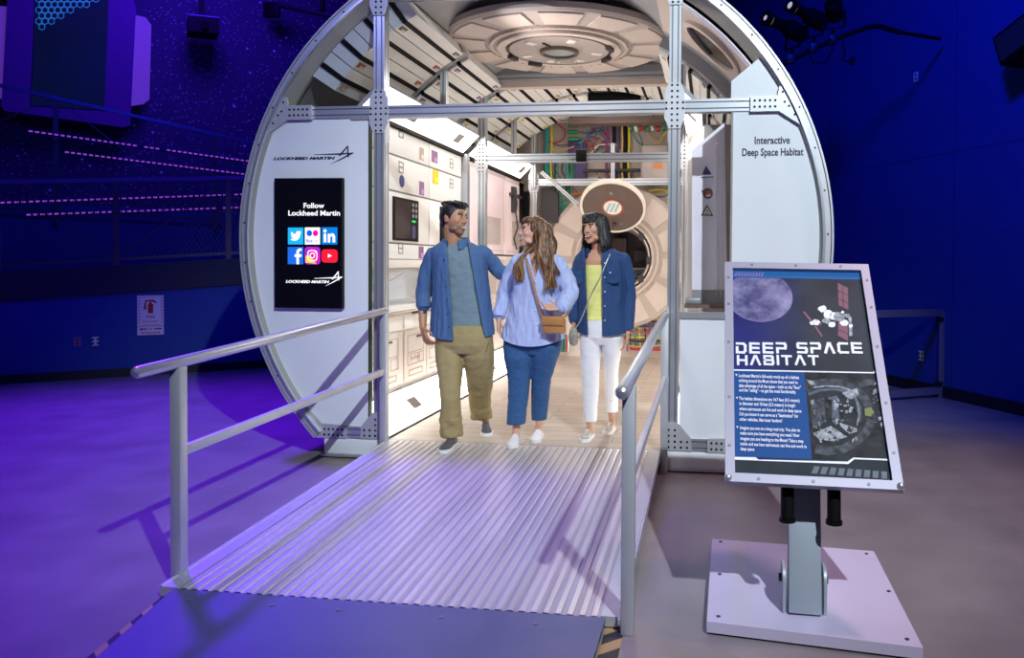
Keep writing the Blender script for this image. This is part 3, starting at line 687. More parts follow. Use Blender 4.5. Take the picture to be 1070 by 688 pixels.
# wall lockers: plane x = -XW facing +x, depth towards the hull
defmat('latch_tan', (.30, .27, .22), .5)
MXL = lambda y, z, out=0: plane_mx((-XW+out, y, z), (0, -1, 0), (0, 0, 1))   # local x = -Y, z faces... 
def onwall(y, z, out=0): return Vector((-XW+out, y, z))
def wpoly(b, pts, th, out=0, mi=0):   # pts (y,z)
    prism(b, [onwall(y, z, out) for y, z in pts], (th, 0, 0), mi)
def wrect(y0, z0, y1, z1): return [(y0, z0), (y1, z0), (y1, z1), (y0, z1)]
def outline(b, y0, z0, y1, z1, w, th, out, mi=0):
    for r in ((y0, z0, y1, z0+w), (y0, z1-w, y1, z1), (y0, z0, y0+w, z1), (y1-w, z0, y1, z1)): wpoly(b, wrect(*r), th, out, mi)
def locker(y0, y1, z0, z1, label, latch=None, stick=(), round_=None, mt='white_cab', group=None):
    root = thing('wall_locker', label, 'locker', (-XW-.3, (y0+y1)/2, z0), group)
    b = NB(); box(b, (-XW-.45, y0, z0), (-XW-.014, y1, z1)); obj('body', b, 'seam', root)
    b = NB(); box(b, (-XW-.014, y0+.010, z0+.008), (-XW, y1-.010, z1-.008), bev=.004); dr = obj('door', b, mt, root)
    if latch:
        yc, zc = latch; b = NB(); outline(b, yc-.05, zc-.05, yc+.05, zc+.05, .009, .004, 0); wpoly(b, wrect(yc-.05, zc-.006, yc+.05, zc+.006), .005, 0); obj('latch', b, 'latch_tan', dr)
    for (yc, zc, sy, sz, m_) in stick:
        sy *= 1.2; sz *= 1.15
        b = NB(); wpoly(b, wrect(yc-sy, zc-sz, yc+sy, zc+sz), .002, 0); wpoly(b, wrect(yc-sy*.1, zc-sz*.8, yc+sy*.8, zc-sz*.1), .001, .002, 1)
        obj('cargo_sticker', b, [m_, mat(m_+'_light', tuple(min(1, c*1.9+.05) for c in M[m_].node_tree.nodes['Principled BSDF'].inputs[0].default_value[:3]), .5)], dr)
    if round_:
        yc, zc, r = round_; b = NB(); prism(b, [onwall(yc+r*math.cos(2*PI*k/24), zc+r*math.sin(2*PI*k/24)) for k in range(24)], (.003, 0, 0)); obj('round_emblem', b, 'navy', dr)
    return root
def YZ(x, y): p = atX(x, y, -XW); return p.y, p.z
ya, yb, yc = .12, YL(448.5), 2.54
zr = [ZL(161), ZL(199), ZL(254), ZL(271.5)]; ztop = 2.672
g = None
for (px, yy0, yy1) in ((0, ya, yb), (1, yb, yc)):
    col = ['nearest the entrance', 'further from the entrance'][px]
    l1 = YZ(419, 138) if px == 0 else YZ(471.5, 171)
    st = [(*YZ(440.5, 161), .045, .05, 'tan')] if px == 0 else [(*YZ(454, 164), .07, .05, 'purple'), (*YZ(487, 179), .055, .05, 'purple')]
    locker(yy0, yy1, zr[0], ztop, 'white wall locker in the top row, column ' + col, l1, st)
    l1 = YZ(419, 175) if px == 0 else YZ(471.5, 192)
    st = [(*YZ(440.5, 197), .05, .055, 'purple')] if px == 0 else [(*YZ(455, 185), .07, .06, 'yellow'), (*YZ(487, 210), .06, .055, 'yellow')]
    locker(yy0, yy1, zr[1], zr[0], 'white wall locker with ' + ('purple sticker and blue round emblem in second row' if px == 0 else 'yellow stickers in second row'), l1, st, (*YZ(419.8, 189.5), .055) if px == 0 else None)
    locker(yy0, yy1, zr[2], zr[1], 'white wall bay holding a dark display, column ' + col)
    locker(yy0, yy1, zr[3], zr[2], 'white wall locker just under the display, column ' + col, YZ(418.5, 259.5) if px == 0 else None, [(*YZ(440, 264), .05, .05, 'purple')] if px == 0 else ())
# displays in the wall
def wall_screen(x0, y0, x1, y1, label, det=True):
    Y0, Z1 = YZ(x0, y0); _, Z0 = YZ(x0, y1); Y1 = YL(x1)
    root = thing('display_panel', label, 'display', onwall((Y0+Y1)/2, Z0))
    b = NB(); wpoly(b, wrect(Y0, Z0, Y1, Z1), .012, .001); obj('frame', b, 'black', root)
    b = NB(); W_ = Y1-Y0; wpoly(b, wrect(Y0+.03, Z0+.02, Y0+W_*.66, Z1-.02), .002, .013); sc2 = obj('screen', b, 'wall_glass', root)
    if det:
        b = NB()
        for k in range(3):
            for j in range(2):
                y = Y0+W_*(.76+.13*j); z = Z1-.045-k*.05; prism(b, [onwall(y+.022*math.cos(t*PI/5), z+.018*math.sin(t*PI/5), .013) for t in range(10)], (.004, 0, 0))
        obj_each('button', b, 'grey_trim', root)
        b = NB(); wpoly(b, wrect(Y0+W_*.72, Z0+(Z1-Z0)*.46, Y0+W_*.86, Z0+(Z1-Z0)*.51), .003, .013); obj('green_indicator', b, mat('green_lit', (0, .3, .05), .4, emis=(0, .6, .1), es=1), root)
        b = NB(); wpoly(b, wrect(Y0+W_*.72, Z0+.03, Y0+W_*.86, Z0+(Z1-Z0)*.38), .003, .013); obj('control_pad', b, 'violet', root)
defmat('wall_glass', (.03, .02, .025), .12)
wall_screen(410, 205, 436, 251, 'dark display panel with side buttons set in the white left wall')
wall_screen(459.5, 216, 480, 262, 'dark display panel partly hidden behind the man head', False)
# rail, bench recess, worktop
z_r0, z_r1, z_w = ZL(280), ZL(312), ZL(320)
b = NB(); box(b, (-XW-.40, ya, z_r0), (-XW+.02, yc, zr[3]), bev=.005); tag(obj('wall_rail', b, 'cab_warm'), 'pale horizontal housing under the wall lockers above the bench recess', 'housing')
root = thing('glove_bench', 'clear-fronted work bench recess in the left wall beside the man', 'bench', (-XW-.3, 1.2, z_w))
b = NB(); box(b, (-XW-.50, ya, z_w), (-XW-.46, yc, z_r0)); obj('back_panel', b, 'white_cab', root)
b = NB(); prism(b, [(-XW-.44, ya+.1, z_w+.01), (-XW-.02, ya+.1, z_w+.01), (-XW-.44, ya+.1, z_r0-.02)], (0, .02, 0)); obj('side_wedge', b, 'lavender', root)
b = NB(); prism(b, [onwall(ya+.02, z_w+.02, -.02), onwall(yb, z_w+.02, -.02), onwall(yb, z_r0-.01, -.02), onwall(ya+.02, z_r0-.01, -.02)], (-.006, 0, 0)); obj('front_glass', b, 'glass', root)
b = NB(); prism(b, [onwall(.35, z_w+.03, -.2), onwall(yb-.1, z_w+.03, -.2), onwall(yb-.1, z_r0-.05, -.2)], (-.02, 0, 0)); obj('white_triangle', b, 'white_panel', root)
b = NB(); box(b, (-XW-.48, ya, z_w-.04), (-XW+.10, yc, z_w), bev=.008); obj('worktop', b, 'white_cab', root)
b = NB(); box(b, (-XW-.2, .2, z_w), (-XW-.1, .34, z_w+.05), bev=.01); obj('small_clamp', b, 'charcoal', root)
b = NB(); box(b, (-XW-.42, ya, ZL(328)), (-XW+.06, yc, z_w-.05), bev=.006); obj('front_rail', b, 'cab_warm', root)
# lower cabinets
yq = [ya, YL(422), YL(446), YL(462), 2.0, yc]
ztl, zbl = ZL(330), .42
for i in range(5):
    root = thing('floor_cabinet', ['beige floor cabinet with dark hinges beside the left portal post', 'beige floor cabinet with dark latches and small red marks behind the man hand', 'narrow beige floor cabinet right behind the man legs', 'plain beige floor cabinet behind the man', 'last beige floor cabinet before the second portal frame'][i], 'cabinet', (-XW-.25, (yq[i]+yq[i+1])/2, zbl))
    b = NB(); box(b, (-XW-.42, yq[i], zbl-.03), (-XW-.012, yq[i+1], ztl)); obj('body', b, 'cab_warm', root)
    b = NB(); box(b, (-XW-.012, yq[i]+.015, zbl+.02), (-XW+.002, yq[i+1]-.015, ztl-.16), bev=.004); d_ = obj('door', b, 'cab_warm', root)
    b = NB(); box(b, (-XW-.012, yq[i]+.015, ztl-.14), (-XW+.002, yq[i+1]-.015, ztl-.015), bev=.004); obj('drawer', b, 'white_cab', root)
    b = NB(); Yc = (yq[i]+yq[i+1])/2; w_ = (yq[i+1]-yq[i])
    for (a0, a1, b0, b1) in ((.15, .85, .55, .9), (.15, .6, .30, .52), (.65, .85, .30, .52), (.2, .8, .08, .2)):
        H_ = ztl-.18-zbl
        outline(b, yq[i]+w_*a0, zbl+.02+H_*b0, yq[i]+w_*a1, zbl+.02+H_*b1, .006, .002, .002)
    obj('outline_marks', b, 'tan', d_)
    if i < 3:
        b = NB(); wpoly(b, wrect(Yc-.08, zbl+.62, Yc+.06, zbl+.645), .012, .002); wpoly(b, wrect(Yc+.02, zbl+.40, Yc+.14, zbl+.415), .012, .002); obj('latch', b, 'charcoal', d_)
        if i == 1:
            b = NB()
            for k in range(5): wpoly(b, wrect(Yc-.12+k*.05, zbl+.20, Yc-.105+k*.05, zbl+.235-(k % 2)*.01), .002, .002)
            obj('red_marks', b, 'rust', d_)
# end stile by portal 2
b = NB(); box(b, (-XW-.3, 2.545, DK), (-XW+.06, 2.64, 2.70), bev=.006); tag(obj('wall_stile', b, 'grey_trim'), 'grey upright stile between front lockers and the second portal frame', 'stile')

# bay two, pink panels
y0b, y1b = 2.76, 5.10
ys = [y0b, YL(527), YL(548), y1b]
for i in range(3):
    a, c = ys[i]+.02, ys[i+1]-.02
    root = thing('wall_panel', ['pink-lit wall panel with square screen, nearest behind the second portal post', 'pink-lit wall panel with hanging black headset cord', 'pink-lit wall panel beside the rear portal post'][i], 'panel', (-XW-.05, (a+c)/2, 1.62))
    zt, zb = 2.66, 1.62
    b = NB(); box(b, (-XW-.04, a, zb), (-XW, c, zt), bev=.006); obj('panel', b, 'pink_panel', root)
    b = NB(); w_ = c-a; wpoly(b, wrect(a+w_*.35, 1.75, a+w_*.85, 2.08), .02, .0); wpoly(b, wrect(a+w_*.42, 1.79, a+w_*.78, 2.04), .004, .02, 1); obj('square_screen', b, ['beige_dark', 'hatch_grey'], root)
    b = NB(); outline(b, a+.03, zb+.04, c-.03, zt-.04, .012, .003, 0); obj('outline', b, 'beige', root)
    if i == 1:
        b = NB(); tube(b, [onwall(a+w_*k, z, .03) for k, z in ((.3, 2.5), (.5, 2.35), (.45, 2.2), (.55, 2.0), (.35, 1.85), (.5, 1.7))], .010); wpoly(b, wrect(a+w_*.2, 2.42, a+w_*.75, 2.46), .04, 0); wpoly(b, wrect(a+w_*.3, 2.2, a+w_*.42, 2.55), .05, 0); obj('headset', b, 'charcoal', root)
    root = thing('floor_cabinet', ['lower beige cabinet with square window below the first pink panel', 'lower beige cabinet below the middle pink panel', 'lower beige cabinet by the rear portal post'][i], 'cabinet', (-XW-.25, (a+c)/2, .40))
    b = NB(); box(b, (-XW-.4, a-.02, .40), (-XW-.012, c+.02, 1.60)); obj('body', b, 'cab_warm', root)
    b = NB(); box(b, (-XW-.012, a, 1.05), (-XW+.002, c, 1.56), bev=.005); d_ = obj('door', b, 'beige', root)
    b = NB(); wpoly(b, wrect(a+w_*.2, 1.12, a+w_*.75, 1.45), .004, .002); obj('square_window', b, 'beige_dark', d_)
    b = NB(); box(b, (-XW-.012, a, .44), (-XW+.002, c, 1.02), bev=.005); d_ = obj('door', b, 'beige', root)
# right side wall mirror
for (y0, y1, nm) in ((.9, 2.54, 'front right'), (2.76, 5.1, 'rear right')):
    for (z0, z1, w_) in ((.42, 1.0, 'bottom'), (1.0, 1.9, 'middle'), (1.9, 2.68, 'top')):
        root = thing('wall_locker', f'white {w_} row locker on the {nm} wall of the habitat', 'locker', (XW+.2, (y0+y1)/2, z0))
        b = NB(); box(b, (XW+.014, y0, z0), (XW+.40, y1, z1)); obj('body', b, 'seam', root)
        b = NB(); box(b, (XW, y0+.01, z0+.006), (XW+.014, y1-.01, z1-.006), bev=.004); d_ = obj('door', b, 'white_cab', root)
        b = NB(); box(b, (XW-.006, (y0+y1)/2-.06, (z0+z1)/2-.07), (XW, (y0+y1)/2+.06, (z0+z1)/2+.07), bev=.002); obj('latch', b, 'olive', d_)

# ---- cargo bags on the vault
def bag(a0, a1, y0, y1, mt_st, label, front=False, group=None, R=1.97):
    """cargo bag following the hull between angles a0 < a1"""
    root = thing('cargo_bag', label, 'cargo bag', pol(2.08, (a0+a1)/2, (y0+y1)/2), group)
    def corner(r, a, y): return pol(r, a, y)
    b = NB(); g_ = .12
    prof = ([(2.115, y0-.13), (R, y0)] if front else [(R+.10, y0), (R+.01, y0), (R, y0+.012)]) + [(R, y1-.012), (R+.01, y1), (R+.14, y1)] + ([(R+.14, y0-.05)] if front else [(R+.14, y0)])
    n = 3; rows = []
    for k in range(n+1):
        a = a0+g_+(a1-a0-2*g_)*k/n; rows.append([b.verts.new(corner(r, a, y)) for r, y in prof])
    m_ = len(prof)
    for k in range(n):
        for j in range(m_):
            f = b.faces.new((rows[k][j], rows[k][(j+1) % m_], rows[k+1][(j+1) % m_], rows[k+1][j]))
            if front and j == 0: f.material_index = 1
    b.faces.new(rows[0]); b.faces.new(rows[-1][::-1])
    obj('bag_body', b, ['bag_white', 'bag_blue'], root, 20)
    am = (a0+a1)/2; hw = .56
    b = NB()
    seq = ([(2.105, y0-.136), (R-.008, y0-.004)] if front else [(R+.05, y0-.008), (R-.006, y0-.004)]) + [(R-.006, y1+.004), (R+.06, y1+.008)]
    for (r0, q0), (r1, q1) in zip(seq[:-1], seq[1:]):
        v = [corner(r0, am-hw, q0), corner(r0, am+hw, q0), corner(r1, am+hw, q1), corner(r1, am-hw, q1)]
        nr = (pol(1, am, 0)-pol(0, am, 0)); prism(b, v, nr*.005)
    s_ = obj('strap', b, 'black', root, 0)
    b = NB(); ym = (y0+y1)/2; c = pol(R-.010, am, ym); tx = Vector((-math.sin(rad(am)), 0, math.cos(rad(am)))); nx = Vector((math.cos(rad(am)), 0, math.sin(rad(am))))
    prism(b, [c+tx*.018+YA*.025, c-tx*.018+YA*.025, c-tx*.018-YA*.025, c+tx*.018-YA*.025], nx*.006); obj('buckle', b, 'black', s_, 0)
    b = NB()
    for (yy, sd) in ((y0+.08, 1), (y1-.09, -1)):
        aa = am+(a1-a0)*.27*sd
        v = [pol(R-.004, aa+q*.26*(a1-a0)/2/1.3, yy+p*.055) for q, p in ((-1, -1), (1, -1), (1, 1), (-1, 1))]
        prism(b, v, nx*.005, 0)
        v = [pol(R-.006, aa+q*.26*(a1-a0)/2/1.3+.35, yy+p*.03+.02) for q, p in ((-.5, -1), (.5, -1), (.5, 1), (-.5, 1))]
        prism(b, v, nx*.004, 1)
    obj('cargo_sticker', b, [mt_st, 'tan_light'], root, 0)
    return root
defmat('tan_light', (.62, .55, .50), .5)
rows_l = [117.2, 123.6, 130.1, 136.8, 143.4]
ORD = ['first', 'second', 'third', 'fourth']; ORD8 = ['first', 'second', 'third', 'fourth', 'fifth', 'sixth', 'seventh', 'eighth']
for i in range(4):
    a0, a1 = rows_l[i], rows_l[i+1]
    bag(a0, a1, .20, 1.35, ['olive', 'rust', 'rust', 'tan'][i], f'white cargo bag at the front left of the vault, {ORD[i]} row from the top', True)
    bag(a0, a1, 1.52, 2.66, 'purple', f'white cargo bag with purple stickers on the vault, {ORD[i]} row from the top')
    bag(a0, a1, 2.86, 3.96, 'ochre', f'white cargo bag with ochre stickers at left of vault, {ORD[i]} row from the top')
    bag(a0, a1, 4.10, 5.14, 'yellow', f'white cargo bag with yellow stickers, rearmost on the left, {ORD[i]} row from the top')
ar = [63, 69.6, 76.3, 83, 90, 97, 103.8, 110.4, 117.0]
for i in range(8):
    bag(ar[i], ar[i+1], 2.86, 3.96, ['ochre', 'tan'][i % 2], f'white cargo bag just behind the ceiling hatch, {ORD8[7-i]} from the left in the nearer row', group='cargo bags of the rear arch')
    bag(ar[i], ar[i+1], 4.10, 5.14, ['tan', 'ochre'][i % 2], f'white cargo bag above the bulkhead cables, {ORD8[7-i]} from the left in the farther row', group='cargo bags of the rear arch')
rr_ = [36.6, 43.2, 49.8, 56.4, 63.0]
for i in range(4):
    a0, a1 = rr_[i], rr_[i+1]
    bag(a0, a1, 1.52, 2.66, ['tan', 'olive', 'tan', 'ochre'][i], f'grey cargo bag behind the round side window, {ORD[3-i]} row from the top', True)
    bag(a0, a1, 2.86, 3.96, 'ochre', f'white cargo bag at right of vault with ochre stickers, {ORD[3-i]} row from the top')
    bag(a0, a1, 4.10, 5.14, 'olive', f'white cargo bag with olive stickers, rearmost right, {ORD[3-i]} row from the top')
# arch ribs between sets
for k, (y0, y1) in enumerate(((1.37, 1.50), (2.68, 2.84), (3.97, 4.09))):
    root = thing('arch_rib', ['grey arch rib with upright struts at the first gap between bag sets', 'grey arch rib over the second portal frame', 'grey arch rib between the rear bag sets'][k], 'rib', (0, (y0+y1)/2, 2.9))
    b = NB(); ring(b, [(2.00, y0), (2.00, y1), (2.12, y1), (2.12, y0)], 117, 145, 8); obj('left_arch', b, 'grey_trim', root)
    b = NB(); ring(b, [(2.00, y0), (2.00, y1), (2.12, y1), (2.12, y0)], 35, 63, 8); obj('right_arch', b, 'grey_trim', root)
    if k == 0 or k == 2:
        for s in (-1, 1):
            b = NB(); extrusion(b, (s*1.12, (y0+y1)/2, 2.90), (s*1.12, (y0+y1)/2, 3.32), .06, 1, (0, 1, 0)); obj('strut', b, ['alu_matte', 'alu_slot'], root)
# grey ceiling soffits beside the hatch
root = thing('ceiling_liner', 'smooth grey metal liner of the ceiling around the round hatch', 'ceiling liner', (0, 1.4, 3.5))
b = NB(); ring(b, [(2.11, .10), (2.11, 2.68), (2.14, 2.68), (2.14, .10)], 63, 117, 24); obj('liner', b, 'grey_shell', root)
b = NB(); box(b, (-1.02, 2.68, 3.44), (1.02, 2.80, 3.56)); obj('rear_beam', b, 'beige', root)
b = NB(); box(b, (-1.02, 2.60, 3.56), (1.02, 2.72, 3.64)); obj('upper_beam', b, 'grey_trim', root)

# ---- round hatch assembly (used for ceiling and end bulkhead)
def hatch_disc(root, c, ax, R, r0, X, nsec=12, mt='beige', mt2='beige_dark'):
    b = NB(); ringseg(b, c, ax, [(r0, 0), (R, 0), (R, .05), (R-.03, .07), (r0+.22*(R-r0), .07), (r0+.2*(R-r0), .09), (r0, .09)], n=72, X=X); obj('disc_ring', b, mt2, root)
    for k in range(nsec):
        a = k*360/nsec+5; b = NB(); q0 = r0+(R-r0)*.32; q1 = R-.05
        ringseg(b, c, ax, [(q0, .06), (q1, .06), (q1-.008, .085), (q0+.008, .085)], a+2.2, a+360/nsec-2.2-4, 8, X=X); obj('sector_panel', b, mt, root)
    b = NB(); ringseg(b, c, ax, [(r0-.015, .05), (r0+.06, .05), (r0+.06, .12), (r0-.015, .12)], n=64, X=X); ringseg(b, c, ax, [(r0+.10, .07), (r0+.18*(R-r0)+.03, .07), (r0+.18*(R-r0)+.03, .10), (r0+.10, .10)], n=64, X=X); obj('collar', b, mt, root)
    b = NB(); d = Vector(ax).normalized(); x = Vector(X); y = d.cross(x)
    for k in range(40):
        t = 2*PI*k/40; p = Vector(c)+x*math.cos(t)*(r0+.15)+y*math.sin(t)*(r0+.15)+d*.10; disc(b, p, d, .009, .006, 6)
    obj_each('bolt', b, 'seam', root)
HC = Vector((-.05, 1.60, 3.64))
root = thing('ceiling_hatch', 'large round beige hatch in the ceiling with sector panels and a small round window', 'hatch', HC)
hatch_disc(root, HC, (0, 0, -1), 1.06, .52, (1, 0, 0), mt2='hatch_grey')
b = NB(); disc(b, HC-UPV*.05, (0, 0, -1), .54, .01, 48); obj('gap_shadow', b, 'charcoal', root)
b = NB(); disc(b, HC-UPV*.06, (0, 0, -1), .47, .06, 48); ld = obj('hatch_lid', b, 'hatch_grey', root)
b = NB(); ringseg(b, HC-UPV*.12, (0, 0, -1), [(.145, 0), (.185, 0), (.18, .03), (.15, .03)], n=40); obj('window_ring', b, 'lid_brown', ld)
b = NB(); disc(b, HC-UPV*.12, (0, 0, -1), .15, .01, 40); obj('window_pane', b, mat('pane_silver', (.55, .60, .62), .15, .3), ld)
for k, a in enumerate((20, 68, 115, 160, 235, 300)):
    p = HC+Vector((.36*math.cos(rad(a)), .36*math.sin(rad(a)), -.12)); b = NB(); bar(b, p-Vector((math.cos(rad(a)), math.sin(rad(a)), 0))*.05, p+Vector((math.cos(rad(a)), math.sin(rad(a)), 0))*.05, .07, .02, bev=.004); obj('pad', b, 'rim_cream', ld)
for a in (35, 130, 165, 350):
    p = HC+Vector((.50*math.cos(rad(a)), .50*math.sin(rad(a)), -.13)); t_ = Vector((-math.sin(rad(a)), math.cos(rad(a)), 0)); b = NB(); bar(b, p-t_*.07, p+t_*.07, .05, .05, bev=.008); obj('latch', b, 'charcoal', root)
b = NB(); bar(b, HC+Vector((-.09, -.3, -.125)), HC+Vector((-.05, -.18, -.125)), .02, .02); obj('handle', b, 'charcoal', ld)
b = NB(); q = HC+Vector((.0, .36, -.132)); 
for (u0, v0, u1, v1) in ((-.09, -.05, .09, -.035), (-.09, .035, .09, .05), (-.09, -.05, -.075, .05), (.075, -.05, .09, .05)): box(b, q+Vector((u0, v0, 0)), q+Vector((u1, v1, .01)))
obj('outlined_label', b, 'rim_cream', ld)

# ---- end bulkhead
YE = 5.5; BC = Vector((.06, YE-.12, 1.60))
root = thing('end_bulkhead', 'pale end bulkhead closing the habitat with a big round hatch ring', 'bulkhead', (0, YE, DK))
b = NB(); th = [(-1.5, .15), (1.5, .15)] + arc(2.13, -40, 220, 40)
# wall with hole: ring sector strips around the hatch opening
N_ = 48; inn = [(BC.x+.50*math.cos(2*PI*k/N_), BC.z+.50*math.sin(2*PI*k/N_)) for k in range(N_)]
def hull_edge(t):
    dx, dz = math.cos(t), math.sin(t); lo, hi = 0, 4
    for _ in range(30):
        md_ = (lo+hi)/2; X_, Z_ = BC.x+dx*md_, BC.z+dz*md_
        if math.hypot(X_, Z_-ZC) < 2.13 and Z_ > .15: lo = md_
        else: hi = md_
    return BC.x+dx*lo, BC.z+dz*lo
out = [hull_edge(2*PI*k/N_) for k in range(N_)]
for k in range(N_):
    j = (k+1) % N_; prism(b, [(inn[k][0], YE, inn[k][1]), (out[k][0], YE, out[k][1]), (out[j][0], YE, out[j][1]), (inn[j][0], YE, inn[j][1])], (0, .04, 0))
obj('wall', b, 'beige', root)
hatch_disc(root, BC, (0, -1, 0), 1.03, .47, (1, 0, 0), 12)
b = NB(); ringseg(b, BC+YA*.1, (0, -1, 0), [(.40, -.30), (.50, -.30), (.50, .22), (.475, .22)], n=48, X=RX); obj('tunnel', b, 'hatch_grey', root)
for a in (-5, 40, -40):
    p = BC+Vector((.46*math.cos(rad(a)), -.13, .46*math.sin(rad(a)))); b = NB(); box(b, p-Vector((.035, .03, .05)), p+Vector((.035, .03, .05)), bev=.008); obj('latch', b, 'charcoal', root)
# gear behind opening
root = thing('equipment_rack', 'dark rack of equipment seen through the open end hatch', 'equipment rack', (.1, YE+.6, .9))
b = NB(); box(b, (-.7, YE+.75, .9), (.8, YE+.80, 2.4)); obj('back_wall', b, 'lid_brown', root)
b = NB(); box(b, (.18, YE+.5, 1.3), (.52, YE+.7, 1.45), bev=.01); obj('grey_unit', b, 'seam', root)
b = NB(); box(b, (.25, YE+.5, 1.55), (.5, YE+.7, 1.72), bev=.01); obj('dark_unit', b, 'charcoal', root)
b = NB(); box(b, (-.1, YE+.5, 1.1), (.12, YE+.7, 1.9), bev=.01); obj('column', b, 'lid_brown', root)
b = NB(); box(b, (.1, YE+.45, 1.98), (.35, YE+.5, 2.03)); obj('blue_tag', b, 'navy', root)
b = NB()
for k in range(7): box(b, (.2+.04*k, YE+.48, 1.33), (.222+.04*k, YE+.5, 1.42))
obj_each('vent_slat', b, 'charcoal', root)
# raised round hatch lid
lc = Vector((.045, 4.93, 2.30)); tl = rad(46); ax = Vector((0, -math.cos(tl), math.sin(tl)*-1)); ax = Vector((0, -math.sin(tl), -math.cos(tl)))
root = thing('hatch_lid', 'dark brown round hatch lid with a small pane, swung open above the end hatch', 'hatch lid', lc)
b = NB(); ringseg(b, lc, ax, [(.0001, -.03), (.445, -.03), (.445, .02), (.42, .03), (.42, .02), (.0001, .02)], n=56, X=RX); obj('lid_panel', b, 'lid_brown', root)
b = NB(); ringseg(b, lc, ax, [(.420, -.035), (.452, -.035), (.452, .035), (.420, .035)], n=56, X=RX); obj('rim', b, 'rim_cream', root)
b = NB(); ringseg(b, lc, ax, [(.125, .015), (.15, .015), (.15, .035), (.125, .035)], n=32, X=RX); obj('window_ring', b, 'rust', root)
b = NB(); disc(b, lc+ax*.02, ax, .127, .008, 32); pn = obj('window_pane', b, 'white', root)
y_ = ax.cross(RX)
b = NB()
for k in (-1, 0, 1):
    c = lc+ax*.029+RX*(.06*k); sk = (RX*.45+y_).normalized(); prism(b, [c-RX*.018-sk*.085, c+RX*.018-sk*.085, c+RX*.018+sk*.085, c-RX*.018+sk*.085], ax*.002)
obj_each('pane_stripe', b, mat('stripe_blue', (.38, .55, .60), .4), pn)
b = NB(); disc(b, lc+ax*.02+y_*.25, ax, .016, .02, 12); disc(b, lc+ax*.02-y_*.3+RX*.1, ax, .010, .01, 10); obj('knob', b, 'seam', root)
b = NB(); tube(b, [lc-ax*.03+Vector((0, .06, -.28)), Vector((.045, 5.38, 2.12))], .03); obj('hinge_arm', b, 'charcoal', root)

# dark panel, beams & cables on the bulkhead
root = thing('dark_monitor', 'dark upright panel hung beside the rear portal post', 'monitor', at(574, 233, 5.3))
p0, p1 = at(565.5, 198, 5.28), at(583, 233, 5.28)
b = NB(); prism(b, [at(565.5, 197, 5.28), at(577, 197, 5.28), at(583, 204, 5.28), at(583, 233, 5.28), at(565.5, 233, 5.28)], (0, .08, 0)); obj('casing', b, 'charcoal', root)
b = NB(); box(b, at(543, 200, 5.3), at(552, 232, 5.3)+Vector((0, .05, 0))); obj('side_casing', b, 'black', root)
def bx(name, x0, y0, x1, y1, Y, d, m_, label, cat, bev=.01):
    b = NB(); p = at(x0, y1, Y); q = at(x1, y0, Y); box(b, p, q+Vector((0, d, 0)), bev=bev); return tag(obj(name, b, m_), label, cat)
bx('air_duct', 593, 121.5, 693, 129.5, 4.75, .25, 'lid_brown', 'long brown duct crossing the habitat just under the front crossbeam', 'duct')
bx('speaker_box', 614, 95.5, 669, 107.5, 4.0, .3, 'black', 'black box unit hung from the arch above the front crossbeam', 'speaker')
bx('electronics_box', 593, 146, 613, 189, 5.40, .08, 'violet', 'dark violet electronics box on the bulkhead behind the cables', 'electronics box')
bx('equipment_case', 669, 150, 699, 190, 5.2, .25, 'hatch_grey', 'large grey rounded equipment case at the right of the bulkhead', 'case', .06)
bx('warning_tag', 683, 172, 692, 175.5, 5.18, .01, 'orange', 'small orange tag on the grey equipment case', 'tag', 0)
bx('pipe_bundle', 608, 176, 670, 180, 5.3, .08, 'charcoal', 'dark horizontal pipe below the second crossbeam', 'pipe', .02)
bx('beam_camera', 601.5, 156, 612.5, 169, 2.60, .06, 'black', 'small black camera box clipped on the second crossbeam', 'camera')
random.seed(3)
def cable(pts, r, m_, label, Y=5.38, group='cables on the end bulkhead'):
    b = NB(); P = [at(x, y, Y) for x, y in pts]
    # smooth catmull
    Q = []
    for i in range(len(P)-1):
        p0, p1, p2, p3 = P[max(i-1, 0)], P[i], P[i+1], P[min(i+2, len(P)-1)]
        for k in range(5):
            t = k/5; Q.append(.5*((2*p1)+(p2-p0)*t+(2*p0-5*p1+4*p2-p3)*t*t+(3*p1-p0-3*p2+p3)*t**3))
    Q.append(P[-1]); tube(b, Q, r, 6); tag(obj('cable', b, m_), label, 'cable', group)
vert = [(571, 'teal', .03, 'thick teal cable running down left side of the bulkhead'), (576, 'yellow', .016, 'yellow cable beside thick teal cable'), (634, 'magenta', .018, 'magenta vertical cable left of the black duct'), (638, 'purple', .018, 'purple vertical cable beside the magenta one'), (641.5, 'black', .022, 'black vertical cable in the centre'),
        (646, 'violet', .02, 'violet vertical cable right of centre'), (650, 'ochre', .02, 'ochre vertical cable right of centre'), (653, 'black', .03, 'thick black vertical cable right of centre'), (657, 'yellow', .018, 'yellow vertical cable right of the thick black one')]
for x, m_, r, lb in vert: cable([(x, 128), (x+.5, 150), (x-.5, 170), (x+1, 190)], r, m_, lb)
for k, (y, x0, x1) in enumerate(((131.5, 594, 604), (138, 593, 604), (145, 594, 604))):
    root = thing('cable_connector', f'green tubular connector on bulkhead, {["top", "middle", "bottom"][k]} of the stack of three', 'connector', at(x0, y, 5.38))
    b = NB(); tube(b, [at(x0, y, 5.38), at(x1, y, 5.38)], .028, 12); obj('sleeve', b, 'green', root)
    b = NB(); tube(b, [at(x1, y, 5.38), at(x1+6, y+.4, 5.38)], .014, 8); obj('tail', b, 'olive', root)
